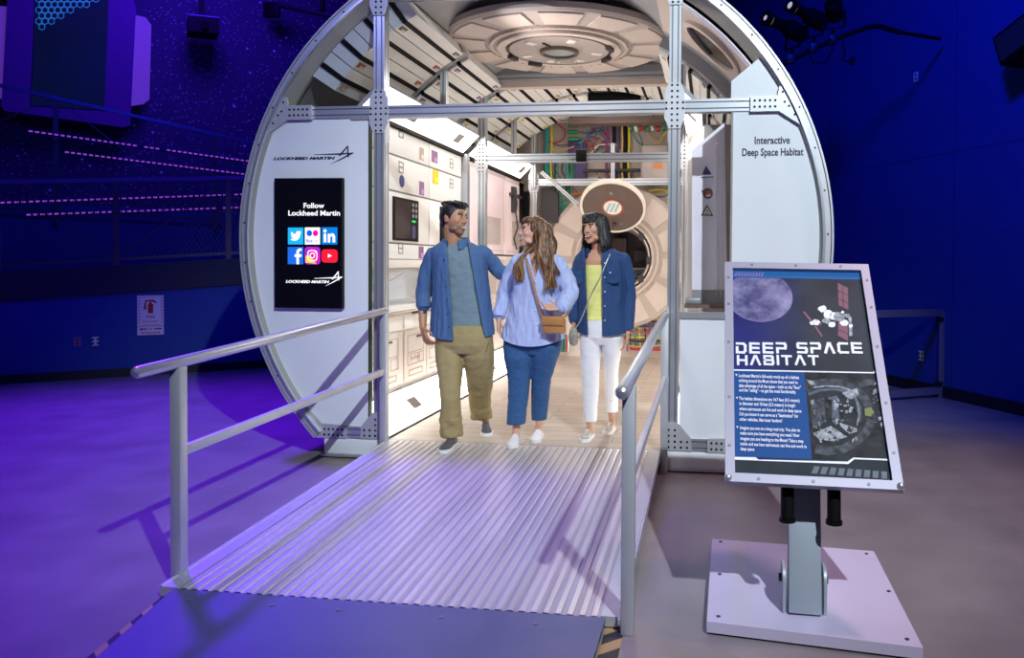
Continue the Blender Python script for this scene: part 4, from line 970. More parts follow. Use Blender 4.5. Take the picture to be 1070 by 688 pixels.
for k in range(7):
    x = 659+k*5.6; root = thing('cable_coil', 'small coil of green and red tubing high on the right of the bulkhead', 'coil', at(x, 133, 5.36), 'row of tubing coils')
    b = NB(); c = at(x, 133+(k % 2), 5.36); ringseg(b, c, (1, 0, .2), [(.03, -.02), (.055, -.02), (.055, .02), (.03, .02)], n=16); obj('loop', b, ['green', 'rim_cream', 'red'][k % 3], root)
lines = [([(604, 131), (612, 129), (624, 130), (633, 127)], 'charcoal'), ([(604, 138), (615, 139), (625, 134), (632, 137)], 'navy'), ([(610, 150), (616, 140), (628, 137), (634, 142)], 'violet'), ([(573, 148), (585, 152), (600, 150), (610, 147)], 'violet'), ([(572, 152), (588, 156), (600, 153)], 'ochre'),
         ([(618, 160), (625, 152), (634, 151), (641, 150)], 'rim_cream'), ([(641, 147), (646, 155), (652, 161)], 'rim_cream'), ([(676, 137), (683, 144), (690, 147), (696, 138)], 'ochre'), ([(689, 150), (693, 142), (697, 137)], 'yellow'), ([(661, 140), (666, 148), (672, 152)], 'teal'), ([(667, 136), (670, 146), (672, 153)], 'teal'),
         ([(580, 128), (590, 136), (588, 146), (578, 150)], 'red'), ([(598, 195), (606, 203), (614, 201)], 'red'), ([(597, 203), (606, 202), (613, 198)], 'orange'), ([(680, 203), (690, 206), (698, 204)], 'navy'), ([(678, 200), (690, 198), (699, 201)], 'yellow'), ([(683, 206), (690, 202), (700, 207)], 'yellow')]
for k in range(16):
    x = 574+random.random()*24; lines.append(([(x, 163), (x+random.uniform(-3, 3), 178), (x+random.uniform(-2, 4), 188), (x+random.uniform(-2, 3), 206)], random.choice(['teal', 'green', 'green', 'teal', 'charcoal'])))
for k in range(22):
    x = 612+random.random()*20; y = 128+random.random()*28; lines.append(([(x, y), (x+random.uniform(-6, 6), y+random.uniform(2, 6)), (x+random.uniform(-8, 8), y+random.uniform(4, 14)), (x+random.uniform(-9, 9), y+random.uniform(8, 18))], random.choice(['teal', 'charcoal', 'navy', 'green', 'red', 'violet'])))
for k in range(14):
    x = 618+random.random()*45; lines.append(([(x, 180), (x+random.uniform(-4, 4), 184), (x+random.uniform(-5, 8), 190)], random.choice(['charcoal', 'violet', 'ochre', 'navy'])))
for k in range(12):
    x = 583+random.random()*10; y = 205+random.random()*14; lines.append(([(x, y), (x+random.uniform(-4, 4), y+4), (x+random.uniform(-5, 3), y+11)], random.choice(['teal', 'green'])))
CN = {'rim_cream': 'cream', 'charcoal': 'dark grey', 'navy': 'dark blue', 'violet': 'dark violet'}
for pts, m_ in lines:
    c_ = CN.get(m_, m_); yy = pts[0][1]; where = 'above the second crossbeam' if yy < 160 else 'below the second crossbeam' if yy < 195 else 'beside the round hatch disc'
    cable(pts, random.uniform(.006, .013), m_, f'thin {c_} cable on the end bulkhead {where}', group=f'{c_} cables {where}')
for k in range(11):
    y = 334+k*3.1; x0 = 652+random.random()*8; x1 = 688+random.random()*9
    m_ = ['yellow', 'charcoal', 'violet', 'ochre', 'red', 'teal'][k % 6]
    cable([(x0, y+random.uniform(-1, 1)), ((x0+x1)/2, y+random.uniform(-2, 2)), (x1, y+random.uniform(-1, 1))], random.choice([.008, .012, .022]), m_, f'{["upper", "lower"][k // 6]} thin {CN.get(m_, m_)} horizontal pipe on lower bulkhead by the right handrail', group='pipes on the lower bulkhead')
for k in range(9):
    x = 655+k*4.6; cable([(x, 333+random.random()*5), (x+random.uniform(-1, 1), 350), (x+random.uniform(-1, 1), 362+random.random()*6)], .009, ['magenta', 'charcoal', 'green', 'yellow', 'black'][k % 5], f'thin {["magenta", "dark grey", "green", "yellow", "black"][k % 5]} upright cable on lower bulkhead, {["left", "right"][k // 5]} part', group='upright cables on the lower bulkhead')
for k in range(7):
    x = 584+k*1.6; cable([(x, 345+random.random()*5), (x+.4, 358), (x, 368)], .010, ['yellow', 'purple', 'green', 'charcoal', 'teal', 'red', 'rim_cream'][k], 'short ' + ['yellow', 'purple', 'green', 'dark grey', 'teal', 'red', 'cream'][k] + ' upright cable near deck level between the two women', group='cables between the two women')
# small struts behind cables
for k, x in enumerate((558, 640.5)):
    b = NB(); extrusion(b, at(x, 108 if k == 0 else 150, 5.10), at(x, 196 if k == 0 else 190, 5.10), .05, 1, (0, 1, 0)); tag(obj('upright_strut', b, ['alu_matte', 'alu_slot']), ['thin aluminium strut between the lights and cables, left', 'thin aluminium strut in the centre below the second crossbeam'][k], 'strut')
b = NB(); extrusion(b, at(566, 180, 5.08), at(604, 214, 5.08), .05, 1, (0, 1, 0)); tag(obj('diagonal_strut', b, ['alu_matte', 'alu_slot']), 'diagonal aluminium strut running down beside the hatch ring', 'strut')

# ---- round side window
root = thing('porthole_panel', 'beige curved panel with a round dark window at upper right of the vault', 'window panel', pol(2.1, 47, .6))
b = NB(); ring(b, [(2.10, .10), (2.10, 1.20), (2.14, 1.20), (2.14, .10)], 36, 63, 16); obj('panel', b, 'beige', root)
b = NB(); ring(b, [(2.09, .10), (2.07, .13), (2.14, .13), (2.14, .10)], 33, 100, 30); obj('front_lip', b, 'lavender', root)
wc = pol(2.075, 48.2, .62); wa = pol(0, 0, 0)-pol(1, 48.2, 0); wa.y = 0; wa.normalize()
b = NB(); ringseg(b, wc, wa, [(.245, -.06), (.30, -.06), (.295, .015), (.25, .02)], n=48, X=(0, 1, 0)); obj('window_frame', b, 'beige', root)
b = NB(); disc(b, wc-wa*.012, wa, .25, .012, 48); pn = obj('window_pane', b, mat('pane_dark', (.05, .045, .05), .12), root)
b = NB(); bar(b, wc+YA*.18+wa*.004, wc-YA*.05+Vector((-.15, 0, .15))+wa*.004, .03, .01); obj('window_bar', b, 'black', pn)
b = NB()
ring(b, [(2.105, 1.2), (2.105, 1.50), (2.14, 1.5), (2.14, 1.2)], 36, 63, 12); tag(obj('vault_liner', b, 'grey_shell'), 'grey liner strip behind the round window panel', 'liner')

# ---- lavender partition with stickers
YPt = .72
root = thing('partition_panel', 'tall lavender-grey partition with three mission stickers behind the right opening', 'partition', at(740, 318, YPt))
pts = [at(723, 157, YPt), at(757, 128, YPt), at(760, 318, YPt), at(723, 318, YPt)]
b = NB(); prism(b, pts, (0, .03, 0)); pl = obj('panel', b, 'lavender', root)
b = NB(); prism(b, [at(723, 303, YPt-.004), at(760, 303, YPt-.004), at(760, 318, YPt-.004), at(723, 318, YPt-.004)], (0, .003, 0)); obj('kick_strip', b, 'grey_trim', root)
b = NB()
for x in (748, 752.5): prism(b, [at(x, 150, YPt-.05), at(x+1.2, 148, YPt-.05), at(x+1.2, 312, YPt-.05), at(x, 312, YPt-.05)], (0, .04, 0))
obj('acrylic_edge', b, 'glass', root)
S7 = lambda x, y: at(700+x/6.257, 130+y/6.257, YPt-.004)
def sticker(name, polys, mats, label):
    b = NB()
    for i, (pts, mi) in enumerate(polys): prism(b, [S7(*p)-YA*.0006*i for p in pts], (0, -.0012, 0), mi)
    tag(obj(name, b, mats, None, 0), label, 'sticker')
sticker('mission_sticker', [([(236, 270), (202, 349), (286, 347)], 0), ([(212, 330), (276, 329), (280, 341), (208, 343)], 2), ([(222, 312), (245, 290), (250, 294), (228, 316)], 1)], ['navy', 'red', 'white'], 'dark blue triangular sticker, topmost on the lavender partition')
cpx, cpy = 248, 452
sticker('mission_sticker', [([(cpx+33*math.cos(2*PI*k/20), cpy+36*math.sin(2*PI*k/20)) for k in range(20)], 0), ([(cpx+24*math.cos(2*PI*k/20)+3, cpy+22*math.sin(2*PI*k/20)+4) for k in range(20)], 1), ([(235, 465), (262, 455), (268, 470), (240, 475)], 2), ([(206, 433), (216, 430), (220, 446), (208, 446)], 1)], ['lid_brown', 'rust', 'white'], 'round brown and orange sticker in the middle of the lavender partition')
sticker('mission_sticker', [([(243, 524), (202, 597), (284, 600)], 0), ([(243, 540), (216, 590), (270, 591)], 1), ([(243, 556), (236, 572), (250, 572)], 0), ([(226, 580), (260, 580), (256, 587), (230, 587)], 2)], ['charcoal', 'white', 'rust'], 'black and white triangular sticker, lowest on the lavender partition')
b = NB(); box(b, at(715, 322, .5), at(757, 319, .5)+Vector((0, .3, 0))); tag(obj('shelf', b, 'lid_brown'), 'thin dark shelf at the foot of the lavender partition', 'shelf')
b = NB(); box(b, at(716, 318, .55), at(732, 312, .55)+Vector((0, .1, 0)), bev=.01); tag(obj('cloth_bundle', b, 'grey_trim'), 'small grey bundle lying on the shelf behind the right opening', 'bundle')

# ---- inner right white post behind front portal
b = NB(); box(b, (1.19, .9, DK), (1.30, 1.0, 2.7), bev=.006); tag(obj('inner_post', b, 'white_cab'), 'white inner post with holes seen just right of the front right portal post', 'post')
# interior fill comes from the added bay lamps set up above
# ================================================================== RAMP
ZR0, ZR1, YN = .148, .045, -2.47
def zr_(y): return ZR0 + (ZR1-ZR0)*(y/YN)
root = thing('ramp', 'ribbed aluminium entrance ramp leading up into the habitat', 'ramp', (0, -1.2, 0))
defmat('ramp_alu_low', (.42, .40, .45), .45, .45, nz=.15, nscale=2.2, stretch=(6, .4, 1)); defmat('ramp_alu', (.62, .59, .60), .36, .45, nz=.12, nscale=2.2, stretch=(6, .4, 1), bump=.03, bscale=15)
b = NB(); pitch = .0515; n_ = 37; w0 = -n_*pitch/2
prof = []
for k in range(n_):
    x = w0+k*pitch; prof += [(x, 0), (x+.010, .0), (x+.015, .0065), (x+.038, .0065), (x+.043, 0)]
    for q in (.0405, .044, .0475): prof += []
prof.append((w0+n_*pitch, 0))
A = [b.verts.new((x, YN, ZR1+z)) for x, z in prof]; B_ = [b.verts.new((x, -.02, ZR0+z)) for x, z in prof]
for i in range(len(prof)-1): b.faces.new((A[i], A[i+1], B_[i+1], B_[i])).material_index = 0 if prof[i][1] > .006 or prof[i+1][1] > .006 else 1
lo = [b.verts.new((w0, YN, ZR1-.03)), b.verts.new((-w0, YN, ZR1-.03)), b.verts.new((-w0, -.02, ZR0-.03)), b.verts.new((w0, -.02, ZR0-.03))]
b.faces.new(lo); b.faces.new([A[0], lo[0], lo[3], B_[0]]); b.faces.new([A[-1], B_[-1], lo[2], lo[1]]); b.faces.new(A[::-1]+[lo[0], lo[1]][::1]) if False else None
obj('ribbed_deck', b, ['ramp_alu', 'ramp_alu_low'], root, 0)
for s in (-1, 1):
    b = NB(); prism(b, [(s*.955, YN, ZR1-.035), (s*1.045, YN, ZR1-.035), (s*1.045, YN, ZR1+.014), (s*1.035, YN, ZR1+.014), (s*1.030, YN, ZR1+.008), (s*.955, YN, ZR1+.008)], (0, -.02-YN, ZR0-ZR1)); obj('side_channel', b, 'alu_matte', root)
b = NB(); box(b, (-.98, -.02, .10), (.98, .02, ZR0), bev=.003); obj('hinge_strip', b, 'alu_matte', root)
for s in (-1, 1):
    for y in (-.5, -1.3, -2.1):
        b = NB(); box(b, (s*.95, y-.03, 0), (s*1.0, y+.03, zr_(y)-.03)); obj('foot', b, 'dark_steel', root)
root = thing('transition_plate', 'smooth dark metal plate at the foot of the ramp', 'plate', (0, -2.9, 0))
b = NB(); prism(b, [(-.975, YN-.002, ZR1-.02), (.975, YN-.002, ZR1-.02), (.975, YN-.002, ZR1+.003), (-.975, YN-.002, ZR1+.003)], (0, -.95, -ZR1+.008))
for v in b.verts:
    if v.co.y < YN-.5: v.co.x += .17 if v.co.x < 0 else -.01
obj('plate', b, mat('dark_plate', (.12, .13, .25), .45, .25, nz=.05, nscale=5, bump=.05, bscale=200), root)  # violet stage light is put into the plate's blue tint
b = NB()
for x in (-.84, -.45, -.15, .3, .7): disc(b, (x, YN-.09, ZR1-.001), (0, 0, 1), .012, .004, 12)
obj_each('screw', b, 'alu_slot', root)
for s in (-1, 1):
    b = NB(); L = 12; y0, y1 = YN+.02, -3.42; xa, xb = s*.977, s*1.055
    dy = (y1-y0)/L
    for k in range(L):
        q0 = y0+dy*k; q1 = q0+dy; sh = .07
        g0, g1 = ((.18*(y0-q) if s < 0 else 0) for q in (q0, q1)); prism(b, [(xa+g0-.0, q0, .002), (xb+g0, q0+sh, .002), (xb+g1, q1+sh, .002), (xa+g1, q1, .002)], (0, 0, .001), k % 2)
    tag(obj('hazard_tape', b, [mat('tape_tan', (.42, .28, .12), .6), 'charcoal']), f'tan and black hazard tape along the {"left" if s < 0 else "right"} edge of the plate at the ramp foot', 'tape')
# handrails
def handrail(x, y_n, y_f, label, br):
    root = thing('handrail', label, 'handrail', (x, (y_n+y_f)/2, .05))
    zt_n, zt_f = 1.045, 1.145
    def zt(y): return zt_n+(zt_f-zt_n)*(y-y_n)/(y_f-y_n)
    for y in (y_n, y_f):
        b = NB(); box(b, (x-.027, y-.027, 0 if y == y_n else .0), (x+.027, y+.027, zt(y)-.02), bev=.005); obj('post', b, 'alu_matte', root)
    b = NB(); r = .0275; ye = y_n-.26
    P = [Vector((x, ye-.02, zt(ye)-.0008)), Vector((x, ye-.014, zt(ye))), Vector((x, ye, zt(ye)))]; R_ = [.010, .021, r]
    y2 = y_f+.03; P += [Vector((x, y2, zt(y2))), Vector((x, y2+.014, zt(y2))), Vector((x, y2+.02, zt(y2)))]; R_ += [r, .021, .010]
    tube(b, P, R_, 20); obj('top_tube', b, 'alu', root)
    b = NB(); mz = lambda y: .05+(zt(y)-.05)*.58
    bar(b, (x, y_n+.028, mz(y_n)-.0), (x, y_f-.028, mz(y_f)), .030, .048, bev=.004); obj('mid_rail', b, 'alu_matte', root)
    b = NB(); s = 1 if x > 0 else -1; box(b, (x, y_f-.02, mz(y_f)-.03), (s*1.10, y_f+.02, mz(y_f)+.015), bev=.004); obj('wall_bracket', b, 'alu_matte', root)
    b = NB(); box(b, (x-.04*s, y_n-.02, .035), (x+.0*s, y_n+.02, .065), bev=.004); obj('foot_bracket', b, 'alu_matte', root)
handrail(-1.05, -2.334, -.065, 'left aluminium handrail of the ramp with a rounded tube end', -1)
handrail(1.07, -2.493, -.065, 'right aluminium handrail of the ramp, its tube end pointing at the viewer', 1)

# ================================================================== SIGN STAND
root = thing('sign_base', 'square pale base plate of the sign stand on the floor', 'base plate', (1.82, -2.0, 0)) if False else None
stand = thing('sign_stand', 'free-standing tilted Deep Space Habitat sign on a grey post and square base', 'sign stand', (1.82, -2.0, 0))
defmat('base_grey', (.62, .55, .74), .42, .1, nz=.03, nscale=4); defmat('post_grey', (.36, .41, .48), .42, .2, nz=.03, nscale=4)  # violet light on the grey base plate is put into its colour
b = NB(); Bq = [onf for onf in (at(745, 574, -1.49), )]
base = [(1.415, -1.50), (2.235, -1.555), (2.215, -2.56), (1.392, -2.46)]
prism(b, [(x, y, .010) for x, y in base], (0, 0, .045)); bp_ = obj('base_plate', b, 'base_grey', stand)
b = NB(); prism(b, [(x*.98+.036, y*.98-.04, 0) for x, y in base], (0, 0, .010)); obj('base_feet', b, 'black', stand)
b = NB()
for x, y in ((1.46, -1.54), (2.19, -1.60), (2.17, -2.50), (1.44, -2.41), (1.45, -1.97), (2.2, -2.05)): disc(b, (x, y, .055), (0, 0, 1), .009, .003, 10)
obj_each('screw', b, 'charcoal', bp_)
# board frame
BCn = Vector((1.820, -2.0, 1.068)); R2 = Vector((1.0, .008, -.010)).normalized(); U2 = Vector((.002, .66, .751)); U2 = (U2-R2*U2.dot(R2)).normalized()
MB = plane_mx(BCn, R2, U2); NBd = (MB.to_3x3() @ Vector((0, 0, 1))); BW, BH = .713, 1.21
pf = Vector((1.798, -2.33, .055)); pt = BCn - NBd*.075 - U2*.12
b = NB(); bar(b, pf, pt, .135, .06, up=(0, -1, .2), bev=.004); obj('post', b, 'post_grey', stand)
for s in (-1, 1):
    b = NB(); q = pf+Vector((s*.078, 0, 0)); prism(b, [(q.x, q.y-.01, .055), (q.x, q.y+.13, .055)]+[(q.x, q.y+.06+.07*math.cos(rad(t)), .18+.07*math.sin(rad(t))) for t in range(0, 181, 20)], (s*.012, 0, 0)); pp = obj('side_bracket', b, 'post_grey', stand)
    b = NB(); disc(b, (q.x+s*.012, q.y+.06, .18), (s, 0, 0), .018, .012, 12); obj('bolt', b, 'charcoal', pp)
    a_ = BCn+R2*(s*.095)-U2*(BH*.5+.0)-NBd*.085
    b = NB(); tube(b, [a_+U2*.35, a_+U2*.02, a_-UPV*.10], [.028, .028, .028], 14); tube(b, [a_-UPV*.10, a_-UPV*.115], [.034, .034], 14); obj('damper', b, 'black', stand)
# frame & print
b = NB(); fw_ = .040
def mrect(x0, y0, x1, y1): return rect(x0, y0, x1, y1)
hx, hy = BW/2, BH/2
for r in (rect(-hx, hy-fw_, hx, hy), rect(-hx, -hy, hx, -hy+fw_), rect(-hx, -hy+fw_, -hx+fw_, hy-fw_), rect(hx-fw_, -hy+fw_, hx, hy-fw_)): poly(b, MB, r, .032, z=-.025)
obj('board_frame', b, mat('frame_silver', (.35, .345, .44), .42, .2), stand)
b = NB()
for x in (-hx+.018, hx-.018):
    for y in (-.44, -.2, .1, .33, .5): disc(b, MB @ Vector((x, y, .007)), NBd, .007, .003, 8)
for y in (-hy+.018, hy-.018):
    for x in (-.22, 0, .22): disc(b, MB @ Vector((x, y, .007)), NBd, .007, .003, 8)
obj_each('screw', b, 'alu_slot', stand)
b = NB()
for x in (-hx+.012, hx-.012): sphere(b, MB @ Vector((x, -hy+.015, .010)), .016, u=12, v=8)
obj_each('corner_bumper', b, 'alu', stand)
# poster surface
# local coords: u in [0,1] across, v in [0,1] down the poster face
X0, X1, YT, YB = -hx+fw_, hx-fw_, hy-fw_, -hy+fw_
PWd, PHt = X1-X0, YT-YB
def PL(u, v): return (X0+u*PWd, YT-v*PHt)
mp_ = mat('poster_space', (.03, .04, .12), .6, spec=.2); nt = mp_.node_tree; bs = nt.nodes['Principled BSDF']
tc = nt.nodes.new('ShaderNodeTexCoord'); sx_ = nt.nodes.new('ShaderNodeSeparateXYZ'); nt.links.new(tc.outputs['Generated'], sx_.inputs[0])
cr = nt.nodes.new('ShaderNodeValToRGB'); cr.color_ramp.elements[0].color = (.010, .016, .13, 1); cr.color_ramp.elements[0].position = .12; cr.color_ramp.elements[1].color = (.028, .034, .046, 1); cr.color_ramp.elements[1].position = .6
nt.links.new(sx_.outputs[0], cr.inputs[0])
n = nt.nodes.new('ShaderNodeTexNoise'); n.inputs['Scale'].default_value = 3.5; n.inputs['Detail'].default_value = 6; nt.links.new(tc.outputs['Generated'], n.inputs[0])
mx = nt.nodes.new('ShaderNodeMix'); mx.data_type = 'RGBA'; mx.blend_type = 'SOFT_LIGHT'; mx.inputs[0].default_value = .8; nt.links.new(cr.outputs[0], mx.inputs[6]); nt.links.new(n.outputs['Fac'], mx.inputs[7]); nt.links.new(mx.outputs[2], bs.inputs['Base Color'])
M['poster_space'] = mp_
b = NB(); poly(b, MB, rect(X0, YB, X1, YT), .004, z=-.02); po = obj('poster', b, 'poster_space', stand, 0)
defmat('p_violet', (.20, .13, .38), .5); defmat('p_blue', (.002, .058, .235), .55, spec=.2); defmat('p_topblue', (.015, .10, .30), .5, spec=.2); defmat('p_white', (.75, .77, .85), .4); defmat('p_dark', (.014, .022, .032), .6, spec=.2, nz=.3, nscale=9); defmat('p_grey', (.016, .020, .025), .6, spec=.2, nz=.6, nscale=22); defmat('p_lgrey', (.27, .29, .33), .6, spec=.2, nz=.6, nscale=60); defmat('p_mgrey', (.05, .058, .072), .6, spec=.2, nz=.7, nscale=34); defmat('p_pink', (.17, .06, .10), .5); defmat('p_chev', (.04, .07, .11), .4, nz=.3, nscale=40)
def pp(name, layers, mats):
    b = NB()
    for z, mi, pts in layers: poly(b, MB, [PL(*p) for p in pts], .0006, mi, z=-.0158+z*.0008)
    obj(name, b, mats, po, 0)
pp('top_band', [(0, 0, [(0, .0), (1, .0), (1, .040), (0, .040)])] + [(1, 1, [(.015+k*.023, .032), (.028+k*.023, .032), (.040+k*.023, .010), (.027+k*.023, .010)]) for k in range(10)], ['p_topblue', 'p_violet'])
# moon
mm = mat('moon_print', (.3, .3, .5), .5); nt = mm.node_tree; bs = nt.nodes['Principled BSDF']; tc = nt.nodes.new('ShaderNodeTexCoord'); n = nt.nodes.new('ShaderNodeTexNoise'); n.inputs['Scale'].default_value = 9; n.inputs['Detail'].default_value = 8; n.inputs['Roughness'].default_value = .65
nt.links.new(tc.outputs['Object'], n.inputs[0]); cr = nt.nodes.new('ShaderNodeValToRGB'); cr.color_ramp.elements[0].position = .38; cr.color_ramp.elements[0].color = (.018, .022, .13, 1); cr.color_ramp.elements[1].position = .72; cr.color_ramp.elements[1].color = (.26, .24, .42, 1)
nt.links.new(n.outputs['Fac'], cr.inputs[0]); nt.links.new(cr.outputs[0], bs.inputs['Base Color'])
asp = PWd/PHt
mc, mr = (.205, .145), .255
mo = [(mc[0]+mr*math.cos(2*PI*k/48), mc[1]+mr*asp*math.sin(2*PI*k/48)) for k in range(48)]
mo = [(max(x, .002), max(y, .041)) for x, y in mo]
pp('moon', [(0, 0, mo)] + [(1, 1, [(max(.002, mc[0]+q*math.cos(t)), mc[1]+q*asp*math.sin(t)) for q, t in ((mr, rad(90+6*k)), (mr, rad(96+6*k)), (mr*.975, rad(96+6*k)), (mr*.975, rad(90+6*k)))]) for k in range(-2, 14)], [mm, 'p_violet'])
# station: measured off the photo's crop, converted by unprojecting to the board plane
def BP(x, y): q = atP(x, y, BCn - NBd*.015, NBd); l = MB.inverted() @ q; return l.x, l.y
C2 = lambda x, y: BP(750+x/5.294, 270+y/5.294)
C3 = lambda x, y: BP(755+x/4.913, 380+y/4.913)
def pq(name, layers, mats, f=C2):
    b = NB()
    for z, mi, pts in layers: poly(b, MB, [f(*p) for p in pts], .0006, mi, z=-.0150+z*.0008)
    return obj(name, b, mats, po, 0)
def blob(cx, cy, r, n=10, sq=.8, seed=0):
    random.seed(seed); return [(cx+r*math.cos(2*PI*k/n)*random.uniform(.8, 1.15), cy+r*sq*math.sin(2*PI*k/n)*random.uniform(.8, 1.15)) for k in range(n)]
pq('space_station', [(0, 0, [(663, 137), (720, 165), (722, 285), (668, 262)]), (0, 0, [(668, 345), (718, 370), (720, 458), (664, 428)]), (1, 1, [(690, 150), (694, 152), (696, 274), (692, 272)]), (1, 1, [(664, 178), (720, 205), (720, 209), (664, 182)]), (1, 1, [(664, 220), (720, 247), (720, 251), (664, 224)]), (1, 1, [(664, 392), (718, 416), (718, 420), (664, 396)]),
    (0, 0, [(471, 300), (480, 293), (520, 340), (510, 352)]), (0, 0, [(535, 380), (545, 375), (580, 428), (572, 438)]), (0, 3, [(722, 318), (740, 325), (745, 430), (728, 432)]),
    (1, 2, blob(522, 360, 14, seed=1)), (1, 2, blob(545, 355, 20, 12, .9, 2)), (1, 2, blob(580, 282, 24, seed=3)), (1, 2, blob(608, 310, 26, 12, 1, 4)), (1, 3, blob(600, 345, 22, seed=5)), (1, 2, blob(640, 320, 26, seed=6)), (1, 3, blob(670, 325, 34, 12, .8, 7)), (1, 2, blob(632, 368, 22, seed=8)), (1, 2, blob(700, 360, 25, 12, .7, 9)), (1, 3, blob(715, 318, 16, seed=10)), (1, 2, blob(735, 375, 12, seed=11)), (2, 3, blob(650, 340, 10, seed=12)), (2, 3, blob(545, 345, 6, seed=13)), (2, 2, blob(690, 300, 10, seed=14)), (0, 0, [(555, 360), (572, 350), (575, 366), (558, 375)])], ['p_pink', 'p_mgrey', 'p_white', 'p_lgrey'])
# heading in stroke lettering
G = {'D': [[(0, 1), (.8, 1), (1, .8), (1, .2), (.8, 0), (0, 0), (0, .55)]], 'E': [[(1, 1), (0, 1), (0, 0), (1, 0)], [(.22, .5), (.95, .5)]], 'P': [[(0, 0), (0, .45), (.95, .45), (1, .6), (1, .85), (.9, 1), (0, 1)]],
     'S': [[(1, 1), (.1, 1), (0, .9), (0, .6), (.1, .5), (.9, .5), (1, .4), (1, .1), (.9, 0), (0, 0)]], 'A': [[(0, 0), (.42, 1), (.58, 1), (1, 0)]], 'C': [[(1, 1), (.15, 1), (0, .85), (0, .15), (.15, 0), (1, 0)]],
     'H': [[(0, 0), (0, 1)], [(1, 0), (1, 1)], [(.22, .5), (1, .5)]], 'B': [[(0, .35), (0, 0), (.9, 0), (1, .12), (1, .38), (.9, .5), (.25, .5)], [(0, 1), (.85, 1), (.95, .9), (.95, .6), (.9, .5)], [(0, .7), (0, 1)]], 'I': [[(0, 0), (0, 1)]], 'T': [[(0, 1), (1, 1)], [(.5, 0), (.5, 1)]]}
def heading(b, s, x0, x1, ytop, ybot, C=C2):
    (xa, ya), (xb, yb) = C(x0, ybot), C(x1, ybot); h = C(x0, ytop)[1]-ya
    wts = {'I': .18, ' ': .42, 'T': 1.0}; gap = .24; tot = sum(wts.get(c, 1)+gap for c in s)-gap
    u = (xb-xa)/tot; x = xa; dy = (yb-ya)/(xb-xa); lw = h*.20
    for c in s:
        w_ = wts.get(c, 1)
        if c in G:
            for iL, L in enumerate(G[c]):
                ww = 0 if c == 'I' else w_
                strokes(b, MB @ Matrix.Translation((0, 0, -.0150+iL*.0002)), [[(x+lw/2+p[0]*max(ww*u-lw, 0), ya+dy*(x-xa)+lw/2+p[1]*(h-lw)) for p in L]], lw, .0012)
        x += (w_+gap)*u
b = NB(); heading(b, 'DEEP SPACE', 100, 803, 466, 527); heading(b, 'HABITAT', 106, 562, 536, 592); obj('heading_text', b, 'p_white', po, 0)
# dividing line, blue block, photo, bottom bar
pq('divider_line', [(0, 0, [(44, 30), (770, 45), (782, 36), (806, 37), (808, 52), (44, 37)])], ['p_white'], C3)
bl = pq('blue_text_block', [(-.3, 0, [(44, 37), (420, 46), (459, 492), (52, 478)])], ['p_blue'], C3)
def band(pts, w):
    out = []
    for i, (x, y) in enumerate(pts):
        x0, y0 = pts[max(i-1, 0)]; x1, y1 = pts[min(i+1, len(pts)-1)]; l = math.hypot(x1-x0, y1-y0); out.append((x-(y1-y0)/l*w/2, y+(x1-x0)/l*w/2))
    return out
def bandpoly(z, mi, pts, w):
    A_, B2 = band(pts, w), band(pts, -w); return [(z, mi, [A_[i], A_[i+1], B2[i+1], B2[i]]) for i in range(len(pts)-1)]
HULL = [(428, 130), (470, 108), (530, 100), (600, 104), (665, 125), (720, 165), (755, 225), (765, 290), (740, 350), (690, 400), (620, 440), (540, 452), (475, 440)]
PHO = bandpoly(.5, 1, HULL, 44) + bandpoly(1, 2, [(x, y+16) for x, y in HULL[1:5]], 7) + bandpoly(1, 3, [(440, 160), (500, 138), (570, 132), (630, 142), (680, 175), (705, 230), (700, 300)], 16) + bandpoly(1, 1, [(700, 110), (760, 95), (810, 110), (845, 180), (858, 260), (855, 330)], 34) + bandpoly(1.4, 2, [(690, 200), (700, 260), (690, 320)], 5)
PHO += [(2, 2, [(462, 362), (556, 322), (640, 378), (572, 402), (500, 392)]), (2, 2, [(600, 305), (690, 335), (690, 352), (650, 364), (604, 322)]), (2.6, 0, [(588, 336), (606, 332), (648, 360), (630, 368)]), (2, 3, [(560, 172), (588, 165), (600, 290), (562, 320)]), (2.5, 2, [(568, 190), (580, 188), (584, 240), (572, 240)]), (2, 1, [(455, 200), (520, 175), (530, 300), (460, 340)]), (2, 4, [(728, 235), (760, 225), (778, 250), (760, 275), (732, 268)]), (1, 2, [(428, 84), (462, 90), (480, 112), (450, 110)]), (2, 2, [(612, 152), (690, 128), (700, 160), (660, 186), (632, 172)])]
random.seed(40)
for k in range(150):
    if k < 85: x, y = random.uniform(455, 690), random.uniform(180, 400)
    else: x, y = random.uniform(765, 850), random.uniform(105, 330)
    w_, h_, t = random.uniform(2, 9), random.uniform(2, 12), random.uniform(-.5, .5); ct, st_ = math.cos(t), math.sin(t)
    PHO.append((2.8+k*.004, random.choice([0, 0, 1, 1, 2, 2, 3]), [(x+u*w_*ct-v*h_*st_, y+u*w_*st_+v*h_*ct) for u, v in ((-1, -1), (1, -1), (1, 1), (-1, 1))]))
pq('habitat_photo', [(-.3, 0, [(420, 46), (808, 54), (874, 496), (459, 492)])] + PHO, ['p_grey', 'p_mgrey', 'p_lgrey', 'p_chev', mat('p_lime', (.13, .16, .03), .5)], C3)
pq('bottom_line', [(0, 0, [(52, 480), (170, 482), (184, 494), (640, 505), (672, 484), (874, 492), (876, 500), (676, 492), (646, 517), (52, 494)])], ['p_white'], C3)
pq('bottom_bar', [(-.4, 0, [(52, 494), (646, 517), (676, 492), (876, 500), (888, 600), (54, 557)])] + [(.6, 1, [(455+k*45, 565+k*3.3), (485+k*45, 567+k*3.3), (500+k*45-k*2, 530+k*3.3), (470+k*45-k*2, 528+k*3.3)]) for k in range(9)], ['p_dark', 'p_chev'], C3)
b = NB(); 
